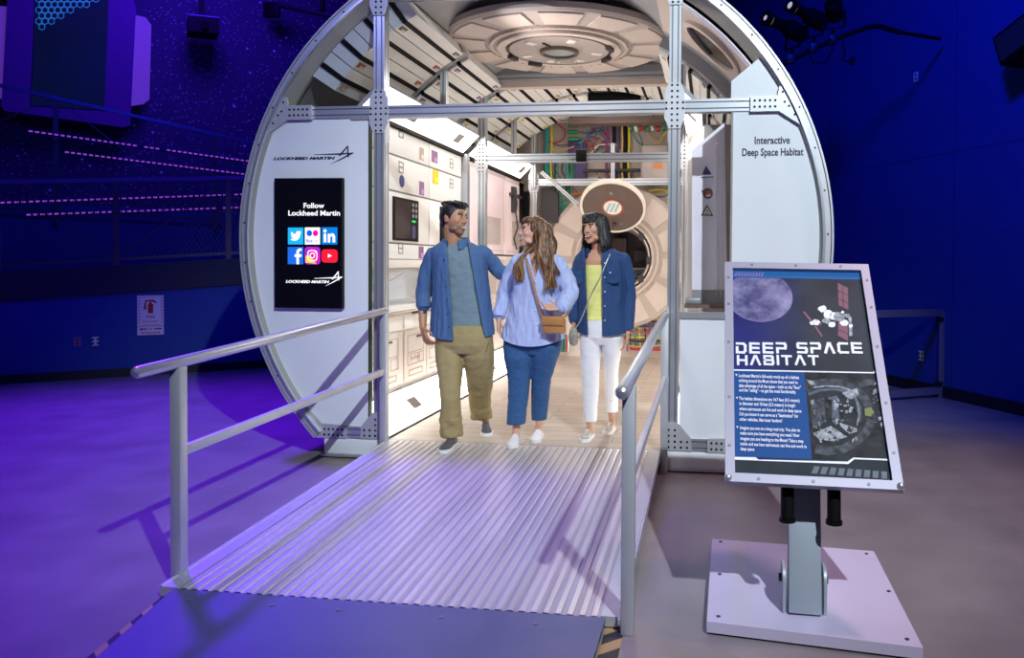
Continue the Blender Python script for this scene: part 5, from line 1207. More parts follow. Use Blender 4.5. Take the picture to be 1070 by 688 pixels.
def btext(s, x0, y0, x1, size=.030):
    (ax_, ay_), (bx_, by_) = C3(x0, y0), C3(x1, y0)
    me = text_mesh(s, size, Matrix.Identity(4), .0004, bold=.0004); wd = max(v.co.x for v in me.vertices)
    me.transform(MB @ Matrix.Translation((ax_, ay_, -.0142)) @ Matrix.Diagonal(((bx_-ax_)/wd, (C3(x0, y0-17)[1]-ay_)/(size*.72), 1, 1))); mesh_into(b, me)
T_ = [("Lockheed Martin's full-scale mock-up of a habitat", 82, 70, 392), ('orbiting around the Moon shows that you need to', 83, 95, 386), ('take advantage of all the space – both on the "floor"', 84, 121, 402), ('and the "ceiling" – to get the most functionality.', 85, 144, 377),
      ('The habitat dimensions are 14.7 feet (4.5 meters)', 84, 187, 395), ('in diameter and 18 feet (5.5 meters) in length', 86, 213, 373), ('where astronauts can live and work in deep space.', 86, 240, 407), ('Did you know it can serve as a "destination" for', 86, 267, 388), ('other vehicles, like lunar landers?', 87, 294, 306),
      ('Imagine you are on a long road trip. You plan to', 89, 338, 397), ('make sure you have everything you need. Now', 90, 365, 394), ('imagine you are heading to the Moon! Take a step', 91, 393, 414), ('inside and see how astronauts can live and work in', 91, 420, 430), ('deep space.', 92, 446, 166)]
for s, x, y, x1 in T_: btext(s, x, y, x1)
for x, y in ((70, 60), (73, 178), (75, 328)): poly(b, MB, [C3(x-5, y-5), C3(x+5, y-5), C3(x+3, y+6)], .001, z=-.0142)
btext('LOCKHEEDMARTIN.COM', 690, 512, 860, .014) if False else None
obj('paragraph_text', b, 'p_white', po, 0)
# ================================================================== PEOPLE
def remesh(bm, vox, smooth=2, fac=.5):
    bmesh.ops.recalc_face_normals(bm, faces=bm.faces[:])
    me = bpy.data.meshes.new('tmp'); bm.to_mesh(me); bm.free()
    o = bpy.data.objects.new('tmp', me); C.objects.link(o)
    r = o.modifiers.new('r', 'REMESH'); r.mode = 'VOXEL'; r.voxel_size = vox
    if smooth: s = o.modifiers.new('s', 'SMOOTH'); s.iterations = smooth; s.factor = fac
    dg = bpy.context.evaluated_depsgraph_get(); dg.update()
    out = bpy.data.meshes.new_from_object(o.evaluated_get(dg)); bpy.data.objects.remove(o); bpy.data.meshes.remove(me)
    b = NB(); b.from_mesh(out); bpy.data.meshes.remove(out); return b
def limb(bm, pts, radii, n=14):
    pts = [Vector(p) for p in pts]
    for i, (p, r) in enumerate(zip(pts, radii)): sphere(bm, p, r, u=n, v=max(6, n//2+1))
    for i in range(len(pts)-1):
        if (pts[i+1]-pts[i]).length > 1e-4: tube(bm, [pts[i], pts[i+1]], [radii[i], radii[i+1]], n)
def subdiv(pts, radii, k=3):
    P, R = [], []
    pts = [Vector(p) for p in pts]
    for i in range(len(pts)-1):
        p0, p1, p2, p3 = pts[max(i-1, 0)], pts[i], pts[i+1], pts[min(i+2, len(pts)-1)]
        for j in range(k):
            t = j/k; P.append(.5*((2*p1)+(p2-p0)*t+(2*p0-5*p1+4*p2-p3)*t*t+(3*p1-p0-3*p2+p3)*t**3)); R.append(radii[i]*(1-t)+radii[i+1]*t)
    P.append(pts[-1]); R.append(radii[-1]); return P, R
def limbs(bm, pts, radii, n=14, k=3): P, R = subdiv(pts, radii, k); limb(bm, P, R, n)
def torso(bm, rows, Y, shrink=0, n=32, pw=.85, yoff=0):
    """rows: (py, pxl, pxr, ry[, dy]) silhouettes in the photo at depth Y"""
    rings = []
    for r in rows:
        py, a, c, ry = r[:4]; dy = r[4] if len(r) > 4 else 0
        p, q = at(a, py, Y+dy), at(c, py, Y+dy); ce = (p+q)/2; rx = max((q-p).length/2-shrink, .02); rr = max(ry-shrink, .02); ax = (q-p).normalized()
        ring_ = []
        for k in range(n):
            t = 2*PI*k/n; cx, sy = math.cos(t), math.sin(t)
            ring_.append(bm.verts.new(ce + ax*rx*math.copysign(abs(cx)**pw, cx) + Vector((0, yoff+rr*math.copysign(abs(sy)**pw, sy), 0))))
        rings.append(ring_)
    for a, c in zip(rings[:-1], rings[1:]):
        for k in range(n): bm.faces.new((a[k], a[(k+1) % n], c[(k+1) % n], c[k]))
    bm.faces.new(rings[0]); bm.faces.new(rings[-1][::-1])
def hand(bm, wrist, d, nrm, thumb, curl=.5, s=1.0, curls=None):
    """d: direction of the fingers, nrm: normal on the palm side, thumb: +1/-1 side"""
    wrist = Vector(wrist); d = Vector(d).normalized(); nrm = Vector(nrm); nrm = (nrm-d*nrm.dot(d)).normalized(); x = d.cross(nrm)*thumb
    for q in (-1.2, -.4, .4, 1.2): limb(bm, [wrist+d*.008*s+x*q*.012*s, wrist+d*.088*s+x*q*.021*s], [.016*s, .0125*s], 10)
    for i, (off, L) in enumerate(((.030, .074), (.0105, .084), (-.0105, .078), (-.030, .060))):
        c = (curls[i] if curls else curl*(1+.12*i)); p = wrist+d*.088*s+x*off*s; dd = (d+x*off*2.2).normalized(); seg = [.45, .32, .27]; pts = [p]; an = 0
        for k in range(3):
            an += c*(.75 if k == 0 else .9); v = dd*math.cos(an)+nrm*math.sin(an); pts.append(pts[-1]+v*L*s*seg[k])
        limb(bm, pts, [.0088*s, .0083*s, .0076*s, .0066*s], 8)
    p = wrist+d*.022*s+x*.026*s; v = (d*.75+x*.65+nrm*.35).normalized(); q = p+v*.042*s; v2 = (d*.95+x*.15+nrm*.45).normalized(); limb(bm, [p, q, q+v2*.028*s, q+v2*.028*s+(d+nrm*.5).normalized()*.024*s], [.014*s, .0108*s, .0095*s, .0075*s], 8)
class Head:
    def __init__(s, c, F, tilt=0, k=1.0):
        s.c = Vector(c); F = Vector(F).normalized(); U = Vector((0, 0, 1)); S = F.cross(U).normalized(); U = S.cross(F).normalized()
        if tilt: R = Matrix.Rotation(tilt, 3, F); S = R @ S; U = R @ U
        s.F, s.U, s.S, s.k = F, U, S, k; s.m3 = Matrix((S, F, U)).transposed().to_4x4()
    def P(s, x, y, z): return s.c + (s.S*x+s.F*y+s.U*z)*s.k       # x side, y forward, z up
    def el(s, bm, x, y, z, rx, ry, rz, u=20, v=12): sphere(bm, s.P(x, y, z), s.k, rx, ry, rz, u=u, v=v, mx=s.m3)
    def local(s, p): d = (Vector(p)-s.c)/s.k; return d.dot(s.S), d.dot(s.F), d.dot(s.U)
def build_head(bm, h, jaw=1.0, smile=0):
    h.el(bm, 0, -.012, .035, .073, .092, .080); h.el(bm, 0, .012, .0, .066*jaw, .078, .085)
    h.el(bm, 0, .030, -.045, .052*jaw, .058, .060); h.el(bm, 0, .066, -.093, .024*jaw, .020, .017); h.el(bm, 0, .052, -.085, .036*jaw, .030, .022)
    for q in (-1, 1):
        h.el(bm, q*.034, .056, -.020+smile*.004, .024, .020, .024); h.el(bm, q*.074, -.008, -.003, .009, .019, .031, 12, 8); h.el(bm, q*.080, -.013, .006, .006, .014, .018, 10, 6)
        h.el(bm, q*.028, .079, .038, .024, .010, .008, 12, 8)
        h.el(bm, q*.040, .030, -.070, .022*jaw, .035, .020)
    limb(bm, [h.P(0, .082, .026), h.P(0, .092, .006), h.P(0, .1015, -.016)], [.008*h.k, .009*h.k, .0108*h.k], 10)
    for q in (-1, 1): h.el(bm, q*.012, .091, -.022, .009, .010, .007, 10, 6)
    h.el(bm, 0, .086, -.052, .026, .010, .007, 12, 8); h.el(bm, 0, .084, -.070, .022, .011, .008, 12, 8)
def face_parts(h, person, brow, iris, lip, teeth=True, open_=.0, lash=False, wide=1.0):
    for q in (-1, 1):
        b = NB(); h.el(b, q*.031, .0775, .016, .0120, .0095, .0056, 14, 10); e = obj('eye', b, 'eye_white', person)
        b = NB(); h.el(b, q*.030, .0850, .0160, .0068, .0045, .0062, 12, 8); obj('iris', b, iris, e)
        b = NB(); P, R = [], []
        for t in range(5):
            f = t/4; P.append(h.P(q*(.046-.034*f), .084+.006*math.sin(f*PI)-.012*(1-f)**2, .026+.005*math.sin(f*PI))); R.append(.0022*h.k)
        tube(b, P, R, 6)
        if lash: pass
        obj('eyelid', b, 'lash', e)
        b = NB(); P, R = [], []
        for t in range(6):
            f = t/5; P.append(h.P(q*(.052-.040*f), .082+.009*math.sin(f*PI*.7)-.012*(1-f)**2, .040+.007*math.sin(f*PI*.8)-.002)); R.append((.0016+.0018*math.sin(PI*min(1, f+.2)))*h.k)
        tube(b, P, R, 6); obj('eyebrow', b, brow, person)
    w_ = .026*wide; o_ = open_
    b = NB(); h.el(b, 0, .0875, -.061, w_, .009, .0035+o_, 16, 8); m_ = obj('mouth', b, 'mouth_dark', person)
    if teeth: b = NB(); h.el(b, 0, .0905, -.0585+.1*o_, w_*.82, .0085, .0040+.35*o_, 16, 8); obj('teeth', b, 'teeth', m_)
    for sgn, zz in ((1, -.0545), (-1, -.0675)):
        b = NB(); P, R = [], []
        for t in range(9):
            f = -1+t/4; P.append(h.P(f*w_*1.12, .0955-.020*f*f, zz+sgn*o_*.9*(1-f*f)-(0 if sgn > 0 else 0)+.008*f*f)); R.append((.0018+.0018*(1-f*f))*h.k)
        tube(b, P, R, 8); obj('lip', b, lip, person)
def folds(bm, amp, sc=(16, 16, 7), seed=0, extra=None):
    bm.normal_update()
    off = Vector((seed*3.1, seed*1.7, seed))
    D = []
    for v in bm.verts:
        c = v.co; n = noise.noise(Vector((c.x*sc[0], c.y*sc[1], c.z*sc[2]))+off)
        n2 = noise.noise(Vector((c.x*sc[0]*1.9+c.z*6, c.y*sc[1]*1.5, c.z*sc[2]*2.4-c.x*7))+off)
        a = amp*(1 if extra is None else extra(c)); D.append(v.normal*((1-abs(n)*2)*a+n2*a*.6))
    for v, d in zip(bm.verts, D): v.co += d
def solidify(bm, th):
    bm.normal_update(); vs = bm.verts[:]; fs = bm.faces[:]
    mp_ = {v: bm.verts.new(v.co-v.normal*th) for v in vs}
    nf = [bm.faces.new([mp_[v] for v in reversed(f.verts)]) for f in fs]
    for e in [e for e in bm.edges if len(e.link_faces) == 1 and e.verts[0] in mp_]:
        a, c = e.verts; f = e.link_faces[0]; L = list(f.verts); i = L.index(a)
        if L[(i+1) % len(L)] is c: a, c = c, a
        try: bm.faces.new((a, c, mp_[c], mp_[a]))
        except ValueError: pass
def cut(bm, co, no, keep=None, geomf=None, rm=None):
    fs = [f for f in bm.faces if geomf is None or geomf(f.calc_center_median())]
    g = list({v for f in fs for v in f.verts})+list({e for f in fs for e in f.edges})+fs
    bmesh.ops.bisect_plane(bm, geom=g, plane_co=co, plane_no=no, dist=1e-5, clear_outer=False, clear_inner=False)
def delete_if(bm, fn): bmesh.ops.delete(bm, geom=[f for f in bm.faces if fn(f.calc_center_median())], context='FACES')
def screen_plane(x0, y0, x1, y1, Y):
    """plane through two photo points at depth Y and the depth direction; normal to the right of the downward line"""
    a, c = at(x0, y0, Y), at(x1, y1, Y); n = (c-a).cross(a-CAM).normalized(); return a, (n if n.x > 0 else -n)
defmat('eye_white', (.75, .72, .70), .3); defmat('iris_brown', (.03, .015, .008), .2); defmat('lash', (.012, .009, .008), .6)
defmat('mouth_dark', (.12, .02, .02), .5); defmat('teeth', (.85, .83, .78), .3)
def skinmat(n, c): M[n] = mat(n, c, .48, nz=.06, nscale=25); M[n].node_tree.nodes['Principled BSDF'].inputs['Subsurface Weight'].default_value = .12; M[n].node_tree.nodes['Principled BSDF'].inputs['Subsurface Radius'].default_value = (.01, .004, .002)
skinmat('skin_tan', (.46, .235, .135)); skinmat('stubble', (.27, .15, .095)); skinmat('skin_fair', (.66, .38, .28)); skinmat('skin_olive', (.58, .31, .20)); defmat('tattoo', (.05, .05, .05), .6)
defmat('lip_m', (.38, .15, .11), .5); defmat('lip_f', (.42, .12, .10), .45)
defmat('hair_black', (.012, .011, .014), .5, spec=.4); defmat('hair_dark', (.016, .014, .017), .5, spec=.4)
defmat('hair_brown', (.12, .055, .025), .45, nz=.25, nscale=30); defmat('hair_light', (.34, .19, .085), .42, nz=.2, nscale=30); defmat('hair_deep', (.05, .022, .012), .45)
defmat('denim_shirt', (.060, .135, .30), .8, nz=.10, nscale=90, bump=.1, bscale=300); defmat('tee_grey', (.17, .25, .30), .85, nz=.10, nscale=80); defmat('chino', (.36, .29, .13), .8, nz=.06, nscale=40, bump=.06, bscale=200)
defmat('linen', (.42, .50, .80), .85, nz=.05, nscale=60, bump=.06, bscale=150); defmat('jean', (.028, .10, .26), .8, nz=.18, nscale=50, bump=.1, bscale=300); defmat('dark_denim', (.015, .055, .17), .8, nz=.14, nscale=90, bump=.1, bscale=300)
defmat('white_jean', (.80, .80, .84), .75, nz=.02, nscale=40); defmat('yellow_top', (.80, .80, .26), .8); defmat('tan_leather', (.46, .22, .07), .5, nz=.06, nscale=20); defmat('strap_leather', (.42, .20, .10), .5); defmat('shoe_grey', (.085, .085, .105), .75, nz=.1, nscale=60); defmat('shoe_white', (.82, .82, .84), .55); defmat('sole_white', (.80, .80, .80), .5); defmat('snake', (.45, .42, .38), .6, nz=.7, nscale=60); defmat('gold', (.7, .5, .2), .3, .9); defmat('pouch', (.36, .33, .27), .8, nz=.3, nscale=50); defmat('seam_navy', (.012, .04, .12), .8)
def gnd(x, y, z): d = ray(x, y); return CAM+d*((z-CAM.z)/d.z)
def shoe(person, toe, dirv, L, W, m_up, m_sole, heel_open=0, top=.085, laces='white', name='shoe', tilt=0):
    toe = Vector(toe); d = Vector((dirv[0], dirv[1], 0)).normalized(); x = Vector((-d.y, d.x, 0)); heel = toe-d*L
    def Q(f, s, z): return heel+d*(f*L)+x*s*W+UPV*z
    out = [(0, .0), (.02, .22), (.10, .33), (.30, .33), (.50, .38), (.68, .47), (.82, .46), (.93, .33), (.99, .13), (1.0, 0)]
    pts = [(f, s) for f, s in out]+[(f, -s) for f, s in out[-2:0:-1]]
    b = NB(); prism(b, [Q(f, s, .002) for f, s in pts], UPV*.026); so = None
    b2 = NB(); secs = [(.02, .18, .075), (.08, .27, top), (.22, .29, top+.004), (.38, .30, top-.004), (.52, .34, .072), (.68, .41, .056), (.82, .40, .045), (.93, .28, .036), (.985, .10, .026)]
    rings = []
    for f, w_, hh in secs:
        rings.append([b2.verts.new(Q(f, w_*math.cos(t), .022+(hh-.022)*max(0, math.sin(t))**.8 if 0 <= t <= PI else .02)) for t in [PI*k/10 for k in range(11)]])
    for a, c in zip(rings[:-1], rings[1:]):
        for k in range(10): b2.faces.new((a[k], a[k+1], c[k+1], c[k]))
        b2.faces.new((a[0], c[0], c[-1], a[-1]))
    b2.faces.new(rings[0]); b2.faces.new(rings[-1][::-1])
    up = obj(name, b2, m_up, person, 60); obj('sole', b, m_sole, up)
    b = NB()
    for f in (.46, .53, .60, .67):
        zt = .085-(f-.40)*.115
        tube(b, [Q(f-.02, .17, zt-.008), Q(f, 0, zt+.003), Q(f+.02, -.17, zt-.008)], .0035, 6)
    obj_each('lace', b, laces, up)
    return Q(.22, 0, .07)
def strand(bm, P, r0, r1, n=5, mi=0):
    Q, R = subdiv(P, [r0+(r1-r0)*k/(len(P)-1) for k in range(len(P))], 3); tube(bm, Q, R, n, mi)

# ------------------------------------------------------------------ man
YM = -.02
man = thing('person', 'man with short dark hair in open blue shirt, grey tee and khaki trousers', 'person', at(484, 466, 0)*1.0)
man.location = (-.47, .0, .145)
hm = Head(at(475.0, 229.5, YM-.01), (.96, -.40, -.02), tilt=rad(-6), k=1.07)
b = NB(); build_head(b, hm, 1.06, 1)
limb(b, [hm.P(0, -.020, -.05), at(474, 252, YM+.01), at(474, 262, YM+.03)], [.060, .064, .078])
rows = [(257, 458, 495, .07), (263, 449, 509, .10), (270, 448, 511, .115), (285, 452, 511, .12), (305, 454, 511, .115), (325, 456, 512, .11), (345, 455, 514, .115), (362, 456, 514, .11)]
torso(b, rows, YM, .030)
wr = at(442.0, 343, YM-.04); el_ = at(441.8, 311, YM+.04)
limbs(b, [at(451, 270, YM), at(446, 288, YM+.02), el_, wr], [.040, .036, .037, .026])
limb(b, [at(505, 268, YM), at(517, 276, YM+.08), at(527, 287, YM+.14), at(548, 284, .28)], [.038, .034, .034, .028])
hand(b, wr+Vector((0, 0, -.008)), at(449, 368, YM-.13)-wr, (.8, .6, -.2), 1, .55, 1.0)
hand(b, at(549, 284, .30), (1, 0, -.1), (0, -1, 0), 1, .2, .95)
Lf = (gnd(461.5, 475, .136), (.0, -1)); Rf = (gnd(509, 457, .150), (.36, -1))
def ankle(f, L=.285): d = Vector((f[1][0], f[1][1], 0)).normalized(); return f[0]-d*(L*.78)+UPV*.09
aL, aR = ankle(Lf), ankle(Rf)
limbs(b, [at(470, 362, YM), at(470.5, 408, -.09), aL, aL-UPV*.05], [.065, .040, .030, .030])
limbs(b, [at(499, 362, YM+.02), at(501.5, 402, .15), aR, aR-UPV*.05], [.065, .040, .030, .030])
b = remesh(b, .0045, 4)
for f in b.faces:
    c = f.calc_center_median()
    if (c-hm.c).length < .2:
        x, y, z = hm.local(c)
        if z < -.040 and y > .0 and not (abs(x) < .026 and -.074 < z < -.050 and y > .08) and z > -.102 and (y > .02+abs(x)*.1 or z < -.05): f.material_index = 1
        if abs(x) < .030 and -.050 < z < -.036 and y > .085: f.material_index = 1
    elif (c-at(444.5, 325, YM)).length < .05 and abs(c.z-at(444, 325, YM).z) < .022 and c.x > at(443, 325, YM).x: f.material_index = 2
obj('body', b, ['skin_tan', 'stubble', 'tattoo'], man, 80)
face_parts(hm, man, 'hair_black', 'iris_brown', 'lip_m', True, .001, wide=.95)
# hair
b = NB()
hm.el(b, 0, -.022, .050, .080, .090, .078); hm.el(b, 0, -.050, .020, .072, .066, .078); hm.el(b, 0, .025, .092, .058, .058, .036); hm.el(b, 0, -.062, -.035, .052, .040, .045)
for q in (-1, 1): hm.el(b, q*.070, .000, .032, .012, .030, .030); hm.el(b, q*.073, .016, .012, .006, .008, .022)
random.seed(5)
for k in range(70):
    x = random.uniform(-.055, .055); y = random.uniform(-.07, .075); z = .118-.9*(x*x+.35*(y-.01)**2)*9*.6
    p = hm.P(x, y, z); b_ = hm.P(x+random.uniform(-.01, .01), y-.035, z+random.uniform(.002, .014)); limb(b, [p, b_], [.012, .006], 8)
b = remesh(b, .0045, 1); 
delete_if(b, lambda c: (lambda l: l[1] > .066 and l[2] < .072)(hm.local(c)))
folds(b, .0025, (70, 70, 50), 3); obj('hair', b, 'hair_black', man, 80)
# tee
b = NB(); torso(b, [(256, 466, 489, .075, .0)]+[(r[0], r[1]+1, r[2]-1, r[3]-.006) for r in rows[1:7]]+[(350, 456, 513, .112)], YM, .018)
b = remesh(b, .008, 3); cut(b, at(478, 253.5, YM), (0, .35, -1)); folds(b, .004, (10, 10, 16), 2)
tee = obj('tee_shirt', b, 'tee_grey', man, 80)
# open shirt
b = NB(); J = [(251, 464, 487, .066, .012), (255, 459, 494, .086), (259.5, 453, 503, .105), (265, 451, 508, .12), (275, 453, 508, .132), (290, 454, 509, .136), (308, 453, 511, .134), (326, 452, 513, .132), (345, 451, 515.5, .134), (366, 449, 517, .138)]
torso(b, J, YM)
limbs(b, [at(453, 267, YM), at(446, 286, YM+.02), at(442, 306, YM+.035), at(442.5, 319, YM+.01)], [.060, .055, .051, .048])
limbs(b, [at(504, 265, YM), at(514, 274, YM+.07), at(525, 286, YM+.13), at(542, 285, .26)], [.060, .056, .053, .05])
b = remesh(b, .007, 3)
cuff_c = at(442.8, 323, YM-.0)
folds(b, .0065, (20, 20, 5), 1)
a0, n0 = screen_plane(466.5, 256, 473.5, 356, YM); a1, n1 = screen_plane(489.5, 256, 506, 350, YM)
fr = lambda c: c.y < YM-.02
cut(b, a0, n0, geomf=fr); cut(b, a1, n1, geomf=fr)
delete_if(b, lambda c: c.y < YM-.015 and (c-a0).dot(n0) > 0 and (c-a1).dot(n1) < 0)
hz = at(470, 354, YM).z; cut(b, Vector((0, 0, hz)), (0, 0, 1)); delete_if(b, lambda c: c.z < hz)
nz_ = at(475, 255.5, YM).z; cut(b, at(475, 252.5, YM), (0, .5, 1)); delete_if(b, lambda c: (c-at(475, 252.5, YM)).dot(Vector((0, .5, 1))) > 0)
for v in b.verts:
    if v.co.z < hz+.06: 
        t = 1-(v.co.z-hz)/.06; xx = (v.co.x-at(482, 350, YM).x)/.22; v.co.z += t*(.028*abs(xx)**2-.0)
solidify(b, .004); sh = obj('open_shirt', b, 'denim_shirt', man, 80)
for (x0, y0, x1, y1) in ((443, 320.5, 442.5, 315),):
    b = NB(); P = [at(443, 322, YM), at(442.6, 316, YM+.01)]; tube(b, P, [.0535, .0535], 24); bb = remesh(b, .008, 2); folds(bb, .003, (20, 20, 20), 5); obj('rolled_cuff', bb, 'denim_shirt', sh, 80)
def collar(name, ctr, rx, ry, h0, h1, a0, a1, mt, parent, lean=.02, drop=.03, n=20, flare=.018):
    """folded shirt collar: band standing at the neck and falling outward"""
    b = NB(); R1 = []; c = Vector(ctr)
    for k in range(n+1):
        t = rad(a0+(a1-a0)*k/n); e = Vector((math.cos(t)*rx, math.sin(t)*ry, 0)); en = e.normalized(); f = abs(k/n-.5)*2
        zz = -.035*max(0, f-.3)
        prof = [e+UPV*(zz), e*1.02+UPV*(h0+zz), e*1.04+en*.006+UPV*(h0+.004+zz), e+en*(flare+.012*f)+UPV*(zz+h0-h1-.016*f*f), e+en*(flare+.008+.012*f)+UPV*(zz+h0-h1-.012*f*f), e*1.03+en*.012+UPV*(h0+.006+zz)]
        prof = [prof[0], prof[1], prof[2], prof[3], prof[4], prof[5]]
        R1.append([b.verts.new(c+p) for p in prof])
    for A_, B2 in zip(R1[:-1], R1[1:]):
        for j in range(5): b.faces.new((A_[j], A_[j+1], B2[j+1], B2[j]))
    solidify(b, .003); return obj(name, b, mt, parent, 60)
collar('collar', at(476, 255.5, YM)+Vector((0, .012, 0)), .080, .082, .050, .052, -62, 242, 'denim_shirt', sh)
for (x0, y0, x1, y1) in ((466, 262, 472.5, 352), (490.5, 262, 505, 348)):
    pass
b = NB()
for k in range(6):
    p = at(464.0+k*1.0, 272+k*14, YM-.136); disc(b, p, (0, -1, 0), .006, .003, 10)
obj_each('button', b, 'seam_navy', sh)
# trousers
b = NB(); torso(b, [(340, 456, 512, .108), (350, 455, 514, .118), (360, 457, 514, .116), (369, 464, 508, .09)], YM)
torso(b, [(350, 457, 485, .09), (362, 456, 485, .108, -.01), (375, 456.5, 484, .108, -.03), (392, 459, 482, .094, -.06), (408, 460.5, 480.5, .082, -.09), (418, 461.5, 480, .076, -.10), (434, 461, 481, .074, -.08), (448, 460.5, 482, .076, -.06), (455.5, 461, 482.5, .078, -.05)], YM+.02)
torso(b, [(350, 483, 513, .09), (362, 483, 515, .108, .0), (374, 484.5, 516, .108, .02), (388, 487, 515.5, .096, .07), (400, 488.5, 514.5, .086, .13), (410, 490, 513, .080, .20), (424, 491.5, 512, .078, .32), (437.5, 493, 513, .080, .44)], YM+.02)
b = remesh(b, .007, 5); folds(b, .005, (9, 9, 12), 4, lambda c: 1.7 if c.z < .36 else .7)
obj('trousers', b, 'chino', man, 80)
b = NB()
p = at(484, 352, YM-.12); 
for q in ((458, 356, 463, 372), (512, 354, 508, 368)): tube(b, [at(q[0], q[1], YM-.085), at(q[2], q[3], YM-.105)], .0025, 6)
obj_each('pocket_seam', b, mat('chino_dark', (.2, .16, .07), .8), man)
shoe(man, *Lf, .285, .105, 'shoe_grey', 'sole_white', laces='shoe_grey'); shoe(man, *Rf, .285, .105, 'shoe_grey', 'sole_white', laces='shoe_grey')

# ------------------------------------------------------------------ woman in the middle
YW = .06
wom = thing('person', 'woman with long wavy brown hair in a pale blue shirt and cropped jeans', 'person', (-.02, .06, .148))
hw = Head(at(557.0, 243.5, YW-.02), (-.93, -.42, .08), tilt=rad(4), k=1.0)
b = NB(); build_head(b, hw, .95, 1)
limb(b, [hw.P(0, -.020, -.05), at(561, 264, YW+.02), at(561, 272, YW+.03)], [.050, .050, .07])
W1 = [(266, 549, 576, .07), (270, 544, 583, .10), (276, 540, 586, .115), (290, 540, 584, .12), (310, 538, 584, .115), (330, 530, 588, .12), (350, 527, 588, .125), (362, 527, 587, .125)]
torso(b, W1, YW, .028)
wl, wrr = at(521.5, 334, YW), at(587, 322, YW-.20)
limbs(b, [at(541, 277, YW), at(531, 293, YW+.03), at(527, 309, YW+.05), wl], [.034, .032, .030, .025])
limbs(b, [at(583, 277, YW), at(592, 290, YW), at(597, 305, YW-.03), wrr], [.036, .034, .034, .024])
hand(b, wl+Vector((0, 0, -.005)), (.02, -.1, -1), (1, 0, 0), -1, .45, .9)
hand(b, wrr+Vector((-.01, 0, 0)), (-1, -.18, .02), (.05, -.55, .8), 1, .5, .92, curls=[.25, .45, .5, .55])
Lw = (gnd(534, 469.5, .146), (.06, -1)); Rw = (gnd(558.5, 464, .150), (.05, -1))
bL, bR = ankle(Lw, .25), ankle(Rw, .25)
limbs(b, [at(542, 362, YW), at(542, 393, .06), bL, bL-UPV*.05], [.06, .036, .031, .031])
limbs(b, [at(571, 362, YW), at(566, 395, .14), bR, bR-UPV*.05], [.06, .040, .031, .031])
b = remesh(b, .0045, 4); obj('body', b, ['skin_fair'], wom, 80)
face_parts(hw, wom, 'hair_brown', 'iris_brown', 'lip_f', True, .005, wide=.8)
b = NB(); torso(b, [(261, 551, 573, .070, .01), (265, 546, 580, .092), (269, 541, 585, .112), (276, 538, 587, .130), (290, 537.5, 586, .142), (305, 537, 585, .145), (325, 533, 586, .148), (345, 527, 588, .152), (368, 523, 589, .156)], YW)
limbs(b, [at(542, 274, YW), at(532, 290, YW+.03), at(526.5, 309, YW+.05), at(522, 328, YW+.01)], [.056, .052, .052, .047])
limbs(b, [at(583, 276, YW), at(591, 290, YW), at(596, 304, YW-.03), at(592, 314, YW-.11), at(588, 320, YW-.18)], [.058, .056, .060, .056, .052])
b = remesh(b, .007, 3); folds(b, .009, (20, 20, 6), 7)
zc_ = lambda c: c.z-(at(555, 359, YW).z+.9*(c.x-at(556, 359, YW).x)**2)
hz = at(555, 360, YW).z; cut(b, Vector((0, 0, hz)), (0, 0, 1)); delete_if(b, lambda c: c.z < hz)
for v in b.verts:
    if v.co.z < hz+.10:
        t = 1-(v.co.z-hz)/.10; v.co.z += t*(.9*(v.co.x-at(558, 359, YW).x)**2)
# V neck
a0, n0 = screen_plane(552, 262, 558.5, 289, YW); a1, n1 = screen_plane(569, 262, 559.5, 289, YW)
fr = lambda c: c.y < YW+.01 and c.z > at(558, 290, YW).z
cut(b, a0, n0, geomf=fr); cut(b, a1, n1, geomf=fr)
delete_if(b, lambda c: fr(c) and (c-a0).dot(n0) > 0 and (c-a1).dot(n1) < 0)
pc = at(562, 263.5, YW); cut(b, pc, (0, .4, 1)); delete_if(b, lambda c: (c-pc).dot(Vector((0, .4, 1))) > 0)
solidify(b, .004); sw = obj('linen_shirt', b, 'linen', wom, 80)
collar('collar', at(561.5, 265.5, YW)+Vector((0, .012, 0)), .077, .082, .032, .042, -50, 230, 'linen', sw)
b = NB(); tube(b, [at(588.5, 321, YW-.185), at(585.5, 322.5, YW-.205)], [.050, .050], 22); bb = remesh(b, .007, 2); folds(bb, .004, (25, 25, 25), 3); obj('cuff', bb, 'linen', sw, 80)
b = NB(); tube(b, [at(522, 326, YW+.01), at(521.6, 331, YW)], [.047, .048], 22); bb = remesh(b, .007, 2); folds(bb, .004, (25, 25, 25), 3); obj('cuff', bb, 'linen', sw, 80)
b = NB()
for k in range(4): disc(b, at(559.5+k*.2, 294+k*15, YW-.162), (0, -1, 0), .0055, .003, 10)
obj_each('button', b, 'shoe_white', sw)
b = NB(); torso(b, [(346, 530, 585, .115), (354, 528, 587, .125), (362, 530, 586, .12), (370, 537, 580, .09)], YW)
torso(b, [(350, 528, 558, .09), (362, 526.5, 558, .112), (374, 527.5, 557, .108, -.01), (386, 530, 555, .090, .0), (396, 531.5, 553.5, .080, .0), (408, 531.5, 552.5, .076, .01), (424, 531, 550.5, .070, .01), (443, 530, 548.5, .066, .01)], YW)
torso(b, [(350, 557, 587, .09), (362, 556.5, 586.5, .112), (374, 556, 583, .106, .02), (386, 556, 579, .088, .05), (397, 556, 575.5, .076, .08), (410, 555.5, 574, .072, .12), (424, 555.5, 572.5, .064, .16), (438.5, 556, 571, .058, .20)], YW)
b = remesh(b, .007, 4); folds(b, .0028, (9, 9, 16), 9); obj('jeans', b, 'jean', wom, 80)
shoe(wom, *Lw, .25, .10, 'shoe_white', 'sole_white', top=.075); shoe(wom, *Rw, .25, .10, 'shoe_white', 'sole_white', top=.075)
